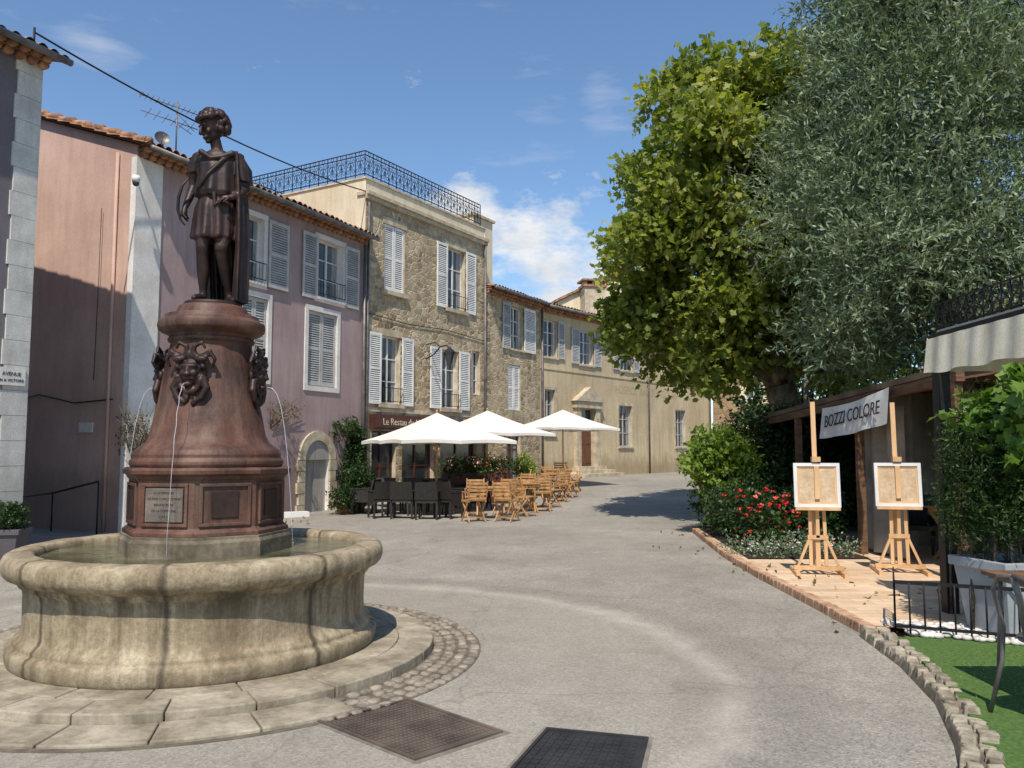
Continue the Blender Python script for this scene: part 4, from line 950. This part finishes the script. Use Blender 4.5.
TMx=Matrix(((d.x,upv.x,nn.x,c_.x),(d.y,upv.y,nn.y,c_.y),(d.z,upv.z,nn.z,c_.z),(0,0,0,1)))
text("BOZZI COLORE",.27,TMx,M_ink,bn,ext=.004)
bt=empty('bistro_table',(3.42,5.1,.07)); mb=MB()
for i in range(6): mb.box((-.35+i*.12,-.35,.72),(-.35+i*.12+.112,.35,.745),M_wood)
for x in (-.3,.3):
    for y in (-.3,.3): mb.tube([(x,y,0),(x*.9,y*.9,.72)],.013,M_zinc,8)
mb.box((-.32,-.32,.70),(.32,.32,.718),M_zinc); mb.build('top_and_legs',bt)
mc_=empty('metal_chair',(3.10,4.75,.07),math.radians(-80)); mb=MB()
mb.lathe([(.2,.44),(.21,.455),(.2,.465),(.01,.46)],M_zinc,28,cap=False)
for s in (-1,1):
    mb.tube([(s*.22,.22,0),(s*.19,.19,.25),(s*.18,.17,.45)],.013,M_zinc,8)
    mb.tube([(s*.24,-.26,0),(s*.2,-.2,.3),(s*.19,-.19,.5),(s*.2,-.24,.72),(s*.12,-.27,.80),(0,-.28,.82)],.013,M_zinc,8)
mb.tube([(0,-.2,.45),(0,-.24,.7),(0,-.28,.82)],.02,M_zinc,6); mb.build('frame_and_seat',mc_)
# ------------------------------------------------------------ vegetation
L_plane=leaf_mat('plane_leaf',[lin(62,78,34),lin(100,115,48),lin(142,148,68),lin(192,184,108)],.45)
L_olive=leaf_mat('olive_leaf',[lin(66,80,58),lin(98,114,84),lin(134,148,118),lin(186,194,170)],.2)
L_dark=leaf_mat('shrub_leaf',[lin(26,44,20),lin(46,68,30),lin(76,100,45)],.25)
L_light=leaf_mat('light_shrub_leaf',[lin(78,104,38),lin(115,138,55),lin(155,168,82)],.35)
L_vine=leaf_mat('vine_leaf',[lin(70,100,42),lin(105,134,60),lin(140,165,85)],.35)
L_dry=leaf_mat('dry_leaf',[lin(90,80,50),lin(120,105,70)],.3)
M_bark=mat('plane_bark',lin(150,140,118),lin(88,78,62),scale=7,bs=25,bst=.5,bd=.02)
M_obark=mat('olive_bark',lin(120,108,92),lin(70,62,52),scale=9,bs=25,bst=.8,bd=.02)
PT=empty('plane_tree'); mb=MB(); base=V((6.3,17.9,0))
fork=V((5.9,18.0,3.0)); mb.tube([base,base+V((-.1,0,1.2)),V((6.1,17.95,2.2)),fork],[.42,.36,.33,.33],M_bark,14)
gr=random.Random(12); clumps=[]
def inside(c):
    z=(c[2]-7.0)/3.9; cxx=5.0+.13*(c[2]-7.0); wx=2.6
    x=(c[0]-cxx)/wx; y=(c[1]-18.3)/2.9
    return abs(x)**2.3+y*y+abs(z)**2.3
while len(clumps)<112:
    c=(gr.uniform(2.0,8.8),gr.uniform(15.3,21.3),gr.uniform(3.3,10.9))
    v_=inside(c)
    if .25<v_<.97 or (v_<.25 and gr.random()<.3):
        r=gr.uniform(.35,.78); clumps.append((c,(r,r,r*.7)))
for i in range(8): clumps.append(((6.4+gr.uniform(-.7,1.4),17.2+gr.uniform(-.8,.8),3.2+gr.uniform(0,1.2)),(.55,.55,.4)))
limbs=[[fork,V((5.2,17.8,4.2)),V((4.3,17.7,5.2)),V((3.5,17.9,6.6))],[fork,V((5.6,18.2,4.8)),V((5.0,18.3,6.8)),V((5.2,18.4,9.3))],[fork,V((6.3,18.4,4.8)),V((6.6,18.6,6.6)),V((6.4,18.6,8.8))],[fork,V((5.6,17.2,4.3)),V((5.0,16.6,5.4)),V((4.4,16.2,6.6))],[fork,V((6.6,17.8,4.2)),V((7.4,18.,5.4)),V((7.6,18.2,6.6))],[fork,V((4.9,18.1,3.9)),V((4.1,18.3,4.3)),V((3.6,18.6,4.5))]]
nodesP=[]
for l in limbs:
    mb.tube(l,[.2,.14,.10,.05],M_bark,9); nodesP+=l[1:]+[l[1].lerp(l[2],.5),l[2].lerp(l[3],.5)]
for c,r in clumps:
    c=V(c); p=min(nodesP,key=lambda q:(q-c).length); mid=p.lerp(c,.5)+V((gr.uniform(-.15,.15),gr.uniform(-.15,.15),gr.uniform(-.1,.2))); mb.tube([p,mid,c],[.045,.028,.010],M_bark,5)
mb.build('trunk_and_limbs',PT)
leaves('plane_crown',clumps,11000,6,.145,.145,L_plane,tl=.5,parent=PT,spread=.85,shell=.3,seed=2,lobed=True)
OT=empty('olive_tree'); mb=MB(); ob=V((6.9,12.6,0)); of=V((6.8,12.4,3.1))
mb.tube([ob,ob+V((.1,0,1)),V((6.7,12.5,2.2)),of],[.34,.28,.25,.24],M_obark,12)
clo=[]
while len(clo)<180:
    c=(gr.uniform(3.8,11.2),gr.uniform(9.9,15.0),gr.uniform(2.9,10.8)); x=(c[0]-7.55)/3.3; y=(c[1]-12.4)/2.5; z=(c[2]-6.6)/4.0; v_=abs(x)**2.5+y*y+abs(z)**2.5
    if v_<.98: r=gr.uniform(.4,.8); clo.append((c,(r,r,r)))
for i in range(22): clo.append(((5.0+i*.28,11.4+gr.uniform(-1.0,1.4),3.3+gr.uniform(-.1,.9)),(.6,.6,.45)))
for i in range(9): clo.append(((4.75+gr.uniform(-.1,.9),12.4+gr.uniform(-.8,1.2),3.15+gr.uniform(-.15,.6)),(.4,.45,.35)))
nodesO=[]
for tip in [(5.2,12,6),(6.3,11.3,8),(7.4,12.6,9),(8.4,12.3,6.5),(6.2,13.5,6.5),(5.6,11.2,4.3),(8.2,11.5,4.5),(9.6,12.5,6)]:
    t_=V(tip); l=[of,of.lerp(t_,.35)+V((.15,.1,.1)),of.lerp(t_,.7)+V((-.1,.1,.1)),t_]; mb.tube(l,[.15,.10,.06,.03],M_obark,8); nodesO+=l[1:]
for c,r in clo:
    c=V(c); p=min(nodesO,key=lambda q:(q-c).length); mb.tube([p,p.lerp(c,.5)+V((0,0,.12)),c],[.03,.018,.008],M_obark,5)
mb.build('trunk_and_limbs',OT)
leaves('olive_crown',clo,21000,13,.105,.028,L_olive,tl=.6,up=.25,parent=OT,spread=.5,shell=.1,seed=3)
# distant trees behind the restaurant
BT=empty('background_trees'); bc=[((11+gr.uniform(-2.3,9),27+gr.uniform(-2,3),1.2+gr.uniform(0,4.5)),(1.1,1.1,.9)) for i in range(42)]
leaves('foliage',bc,3800,6,.22,.14,L_dark,tl=.5,parent=BT,seed=31)
mb=MB()
for i in range(6): x=9.6+i*1.9; mb.tube([(x,27,.3),(x+.1,27,2.5),(x+.2,27.2,4.5)],[.18,.13,.05],M_obark,7)
mb.build('trunks',BT)
def shrub(name,cl,ntw,per,ll,lw,m,tl=.25,up=.2,seed=1,stems=True,lobed=False):
    e=empty(name,(0,0,0)); leaves('foliage',cl,ntw,per,ll,lw,m,tl=tl,up=up,parent=e,seed=seed,shell=.4,lobed=lobed)
    if stems:
        b=MB()
        for c,r in cl[:14]:
            b.tube([(c[0],c[1],0.02),(c[0]+.03,c[1],max(.05,c[2]*.6)),(c[0],c[1],c[2])],[.02,.014,.006],M_obark,5)
        b.build('stems',e)
    return e
shrub('light_green_shrub',[((3.85,15.8,1.55),.42),((4.15,16.0,1.45),.42),((3.65,15.7,1.3),.32),((4.0,15.8,1.05),(.45,.4,.4)),((4.4,16.0,1.25),.35)],900,7,.10,.07,L_light,seed=11)
cl=[((gr.uniform(4.1,6.4),gr.uniform(15.2,17.6),gr.uniform(.3,1.3)),gr.uniform(.35,.55)) for i in range(22)]+[((5.2+gr.uniform(-.6,.9),16.5,1.9+gr.uniform(-.3,.2)),.4) for i in range(6)]+[((3.8,15.0,.5),.35)]
shrub('dark_hedge',cl,3000,7,.09,.05,L_dark,seed=12)
rb=shrub('rose_bush',[((3.65+.25*i+gr.uniform(-.1,.1),13.2+gr.uniform(-.6,.8),.35+gr.uniform(0,.3)),gr.uniform(.22,.34)) for i in range(7)]+[((3.8,14.3,.5),.36),((4.3,14.6,.7),.4)],1500,6,.07,.045,L_dark,seed=13)
def blossoms(par,boxs,n,cols,r0,r1,seed=1):
    g=random.Random(seed); b=MB()
    for i in range(n):
        (x0,x1,y0,y1,z0,z1)=g.choice(boxs); c=V((g.uniform(x0,x1),g.uniform(y0,y1),g.uniform(z0,z1))); r=g.uniform(r0,r1); m=g.choice(cols)
        for k in range(6):
            a=k*1.05; R=Matrix.Translation(c)@Matrix.Rotation(g.uniform(-.8,.8),4,'X')@Matrix.Rotation(a,4,'Z')
            b.add([(0,0,0),(r*.5,-r*.45,r*.25),(r,0,r*.45),(r*.5,r*.45,r*.25)],[(0,1,2,3)],m,True,R)
        b.ell(c+V((0,0,r*.25)),r*.35,m,None,6,4)
    b.build('blossoms',par)
M_red=mat('red_petal',lin(215,40,45),lin(180,20,30),bst=0,rough=.6); M_pinkf=mat('pink_petal',lin(235,140,150),lin(235,190,190),bst=0,rough=.6); M_orange=mat('coral_petal',lin(230,90,75),lin(225,120,105),bst=0)
blossoms(rb,[(3.45,4.9,12.6,13.6,.5,.98),(3.5,4.4,12.5,13.2,.2,.8)],85,[M_red,M_red,M_orange],.03,.055,2)
lf=shrub('low_flower_bed',[((3.4+.22*i,12.0+gr.uniform(-.15,.3),.13),(.2,.25,.12)) for i in range(7)],700,5,.05,.02,L_olive,seed=14,stems=False)
blossoms(lf,[(3.35,4.8,11.8,12.3,.15,.28)],60,[M_pinkf,M_white,M_white],.02,.035,5)
mb=MB(); mb.add([(3.3,11.6,.095),(5.0,11.6,.095),(5.05,16.4,.095),(3.65,16.4,.095)],[(0,1,2,3)],M_soil); mb.build('flower_bed_soil')
shrub('planter_shrub',[((4.1+gr.uniform(-.18,.2),6.95+gr.uniform(-.2,.2),.85+.10*i),(.24,.24,.22)) for i in range(9)]+[((3.85,7.0,1.1),.2),((4.35,6.9,1.2),.25),((3.85,7.0,1.35),.16)],2600,9,.045,.012,L_dark,tl=.22,up=1.2,seed=15)
shrub('planter_shrub',[((4.95+gr.uniform(-.18,.22),7.0+gr.uniform(-.2,.2),.85+.10*i),(.26,.26,.22)) for i in range(9)],1300,9,.045,.012,L_dark,tl=.22,up=1.2,seed=16)
vn=shrub('climbing_vine',[((4.12,7.3-.2*i,2.02+gr.uniform(-.2,.12)),(.13,.18,.15)) for i in range(6)]+[((4.15,6.9,1.8),.18),((4.15,6.6,1.65),.2)],260,5,.12,.11,L_vine,tl=.22,up=.0,seed=17,stems=False,lobed=True)
mb=MB(); mb.tube([(4.05,7.7,.1),(4.02,7.6,1),(4.06,7.4,1.8),(4.08,7.0,2.1),(4.08,6,2.2)],.012,M_obark,5,None); mb.build('vine_stem',vn)
def onA(t,out,z,Mx=MA): p=Mx@V((t,-out,z)); return (p.x,p.y,p.z)
wv=empty('wall_creeper'); leaves('foliage',[(onA(7.1+gr.uniform(-.25,.4),.12,.4+.17*i),(.22,.22,.2)) for i in range(12)]+[(onA(6.6,.12,2.15),(.3,.2,.15))],700,6,.08,.055,L_dark,tl=.2,parent=wv,seed=21)
mb=MB(); mb.tube([onA(7.3,.05,0),onA(7.2,.05,1.2),onA(7.0,.05,2.2)],.02,M_obark,5); mb.build('stem',wv)
wv2=empty('dry_creeper'); leaves('foliage',[(onA(.15+gr.uniform(-.2,.3),.1,1.6+.12*i),(.25,.2,.15)) for i in range(6)],160,4,.06,.035,L_dry,tl=.25,parent=wv2,seed=22)
mb=MB()
for i in range(16): mb.tube([onA(.15,.04,1.3),onA(.15+gr.uniform(-.3,.3),.08,1.9),onA(.15+gr.uniform(-.55,.6),.12,2.1+gr.uniform(0,.6))],.006,M_obark,4)
mb.build('twigs',wv2)
wv3=empty('dry_creeper'); mb=MB()
for i in range(14): mb.tube([onA(4.0,.04,2.1),onA(4.2+gr.uniform(-.3,.4),.08,2.4),onA(4.2+gr.uniform(-.6,.8),.12,2.5+gr.uniform(0,.45))],.006,M_obark,4)
mb.build('twigs',wv3); leaves('foliage',[(onA(4.2,.1,2.5),(.5,.2,.25))],120,4,.06,.035,L_dry,tl=.25,parent=wv3,seed=23)
shrub('planter_shrub',[((-7.45,12.2,.60),(.27,.27,.18))],350,6,.05,.035,L_dark,tl=.12,seed=24,stems=False)
fl=shrub('flower_planter',[((-1.75+.28*i,23.6,1.1),(.2,.25,.2)) for i in range(6)],500,5,.08,.05,L_dark,seed=25,stems=False)
blossoms(fl,[(-1.9,-.2,23.3,23.6,1.0,1.4)],60,[M_red,M_pinkf,M_pinkf],.03,.055,7)
mb=MB(); mb.box((-2.0,23.45,.0),(-.1,23.8,.95),M_brown); mb.build('trough',fl)
shrub('potted_bush',[((-3.9,21.2,.6),.32),((-3.95,21.1,.95),.25)],300,6,.08,.05,L_dark,seed=26); shrub('potted_bush',[((.35,27.0,1.1),.32),((.45,27.0,.8),.3)],300,6,.08,.05,L_light,seed=27)
shrub('potted_bush',[((-4.2,20.6,.4),.28)],200,6,.08,.05,L_dark,seed=28)
for x,y in ((-3.92,21.15),(.4,27.0),(-4.2,20.6)):
    e=empty('terracotta_pot',(x,y,gz(x,y))); mb=MB(); mb.lathe([(.13,0),(.19,.32),(.22,.33),(.22,.38),(.18,.38),(.17,.33)],M_tile,24); mb.build('pot',e)
ab=empty('door_step',(-5.15,19.8,0),.5); mb=MB(); mb.box((-.3,-.02,0),(.3,.25,.12),M_white); mb.build('stone_block',ab)
# fallen leaves near the kerb
leaves('fallen_leaves',[((3.0,9.5,.02),(.5,4.5,.03)),((2.8,14.5,.02),(.9,2.0,.03)),((3.9,9.5,.09),(.9,1.8,.02)),((-4.9,17.6,.03),(.8,1.8,.03))],170,1,.06,.05,L_dry,tl=.02,seed=41,spread=1.)
# ------------------------------------------------------------ world
w=bpy.data.worlds.new('World'); sc.world=w; w.use_nodes=True; nt=w.node_tree; bg=nt.nodes['Background']
try: w.cycles.sampling_method='MANUAL'; w.cycles.sample_map_resolution=256
except Exception: pass
EL=math.radians(55); h=V((-.11,-.994)).normalized()
sky=N(nt,'ShaderNodeTexSky',sky_type='NISHITA'); sky.sun_disc=False; sky.sun_elevation=EL; sky.sun_rotation=math.atan2(h.x,h.y)%(2*math.pi)
sky.altitude=100; sky.air_density=1.0; sky.dust_density=.2; sky.ozone_density=1.5
tc=N(nt,'ShaderNodeTexCoord'); g_=tc.outputs['Generated']
mp=N(nt,'ShaderNodeMapping'); mp.inputs['Scale'].default_value=(1,1,2.2); nt.links.new(g_,mp.inputs[0])
n1=noise(nt,mp.outputs[0],8,8,.66)
def reg(v,rad):
    d=N(nt,'ShaderNodeVectorMath',operation='DISTANCE'); d.inputs[1].default_value=V(v).normalized(); nt.links.new(g_,d.inputs[0])
    mr=N(nt,'ShaderNodeMapRange'); mr.inputs['From Min'].default_value=rad; mr.inputs['From Max'].default_value=0; nt.links.new(d.outputs['Value'],mr.inputs['Value']); return mr.outputs[0]
r=math_(nt,'MAXIMUM',reg((.047,1,.228),.145),reg((-.052,1,.30),.075)) 
mask=ramp(nt,math_(nt,'ADD',n1,math_(nt,'MULTIPLY',r,.45)),[(.66,(0,0,0,1)),(.86,(1,1,1,1))])
mp2=N(nt,'ShaderNodeMapping'); mp2.inputs['Scale'].default_value=(1,1,5); nt.links.new(g_,mp2.inputs[0]); n2=noise(nt,mp2.outputs[0],6,7,.6)
r2=math_(nt,'MAXIMUM',reg((.03,1,.425),.07),math_(nt,'MAXIMUM',reg((-.525,1,.51),.045),reg((.11,1,.44),.05)))
mask2=ramp(nt,math_(nt,'ADD',n2,math_(nt,'MULTIPLY',r2,.22)),[(.62,(0,0,0,1)),(1.0,(.45,.45,.45,1))])
mk=math_(nt,'MAXIMUM',mask,mask2)
cc_=ramp(nt,noise(nt,mp.outputs[0],12,5),[(.35,(4.9,5.2,5.6,1)),(.65,(6.5,6.6,6.7,1))])
skc=mixc(nt,1.0,sky.outputs[0],(.92,1.05,1.14,1),'MULTIPLY')
nt.links.new(mixc(nt,mk,skc,cc_),bg.inputs[0]); bg.inputs[1].default_value=.142
sl=bpy.data.lights.new('sun','SUN'); sl.energy=5.0; sl.angle=math.radians(.53); sl.color=(1,.94,.85)
so=bpy.data.objects.new('sun',sl); sc.collection.objects.link(so)
sdir=V((h.x*math.cos(EL),h.y*math.cos(EL),math.sin(EL))); so.rotation_euler=sdir.to_track_quat('Z','Y').to_euler(); so.location=(0,-10,30)
cam=bpy.data.cameras.new('camera'); co=bpy.data.objects.new('camera',cam); sc.collection.objects.link(co); sc.camera=co
cam.lens=820/1024*36; cam.sensor_width=36; cam.clip_end=2000; co.location=(0,0,1.6); co.rotation_euler=(math.radians(90)+math.atan(66/820),0,0)
sc.view_settings.view_transform='Standard'; sc.view_settings.look='None'; sc.view_settings.exposure=0
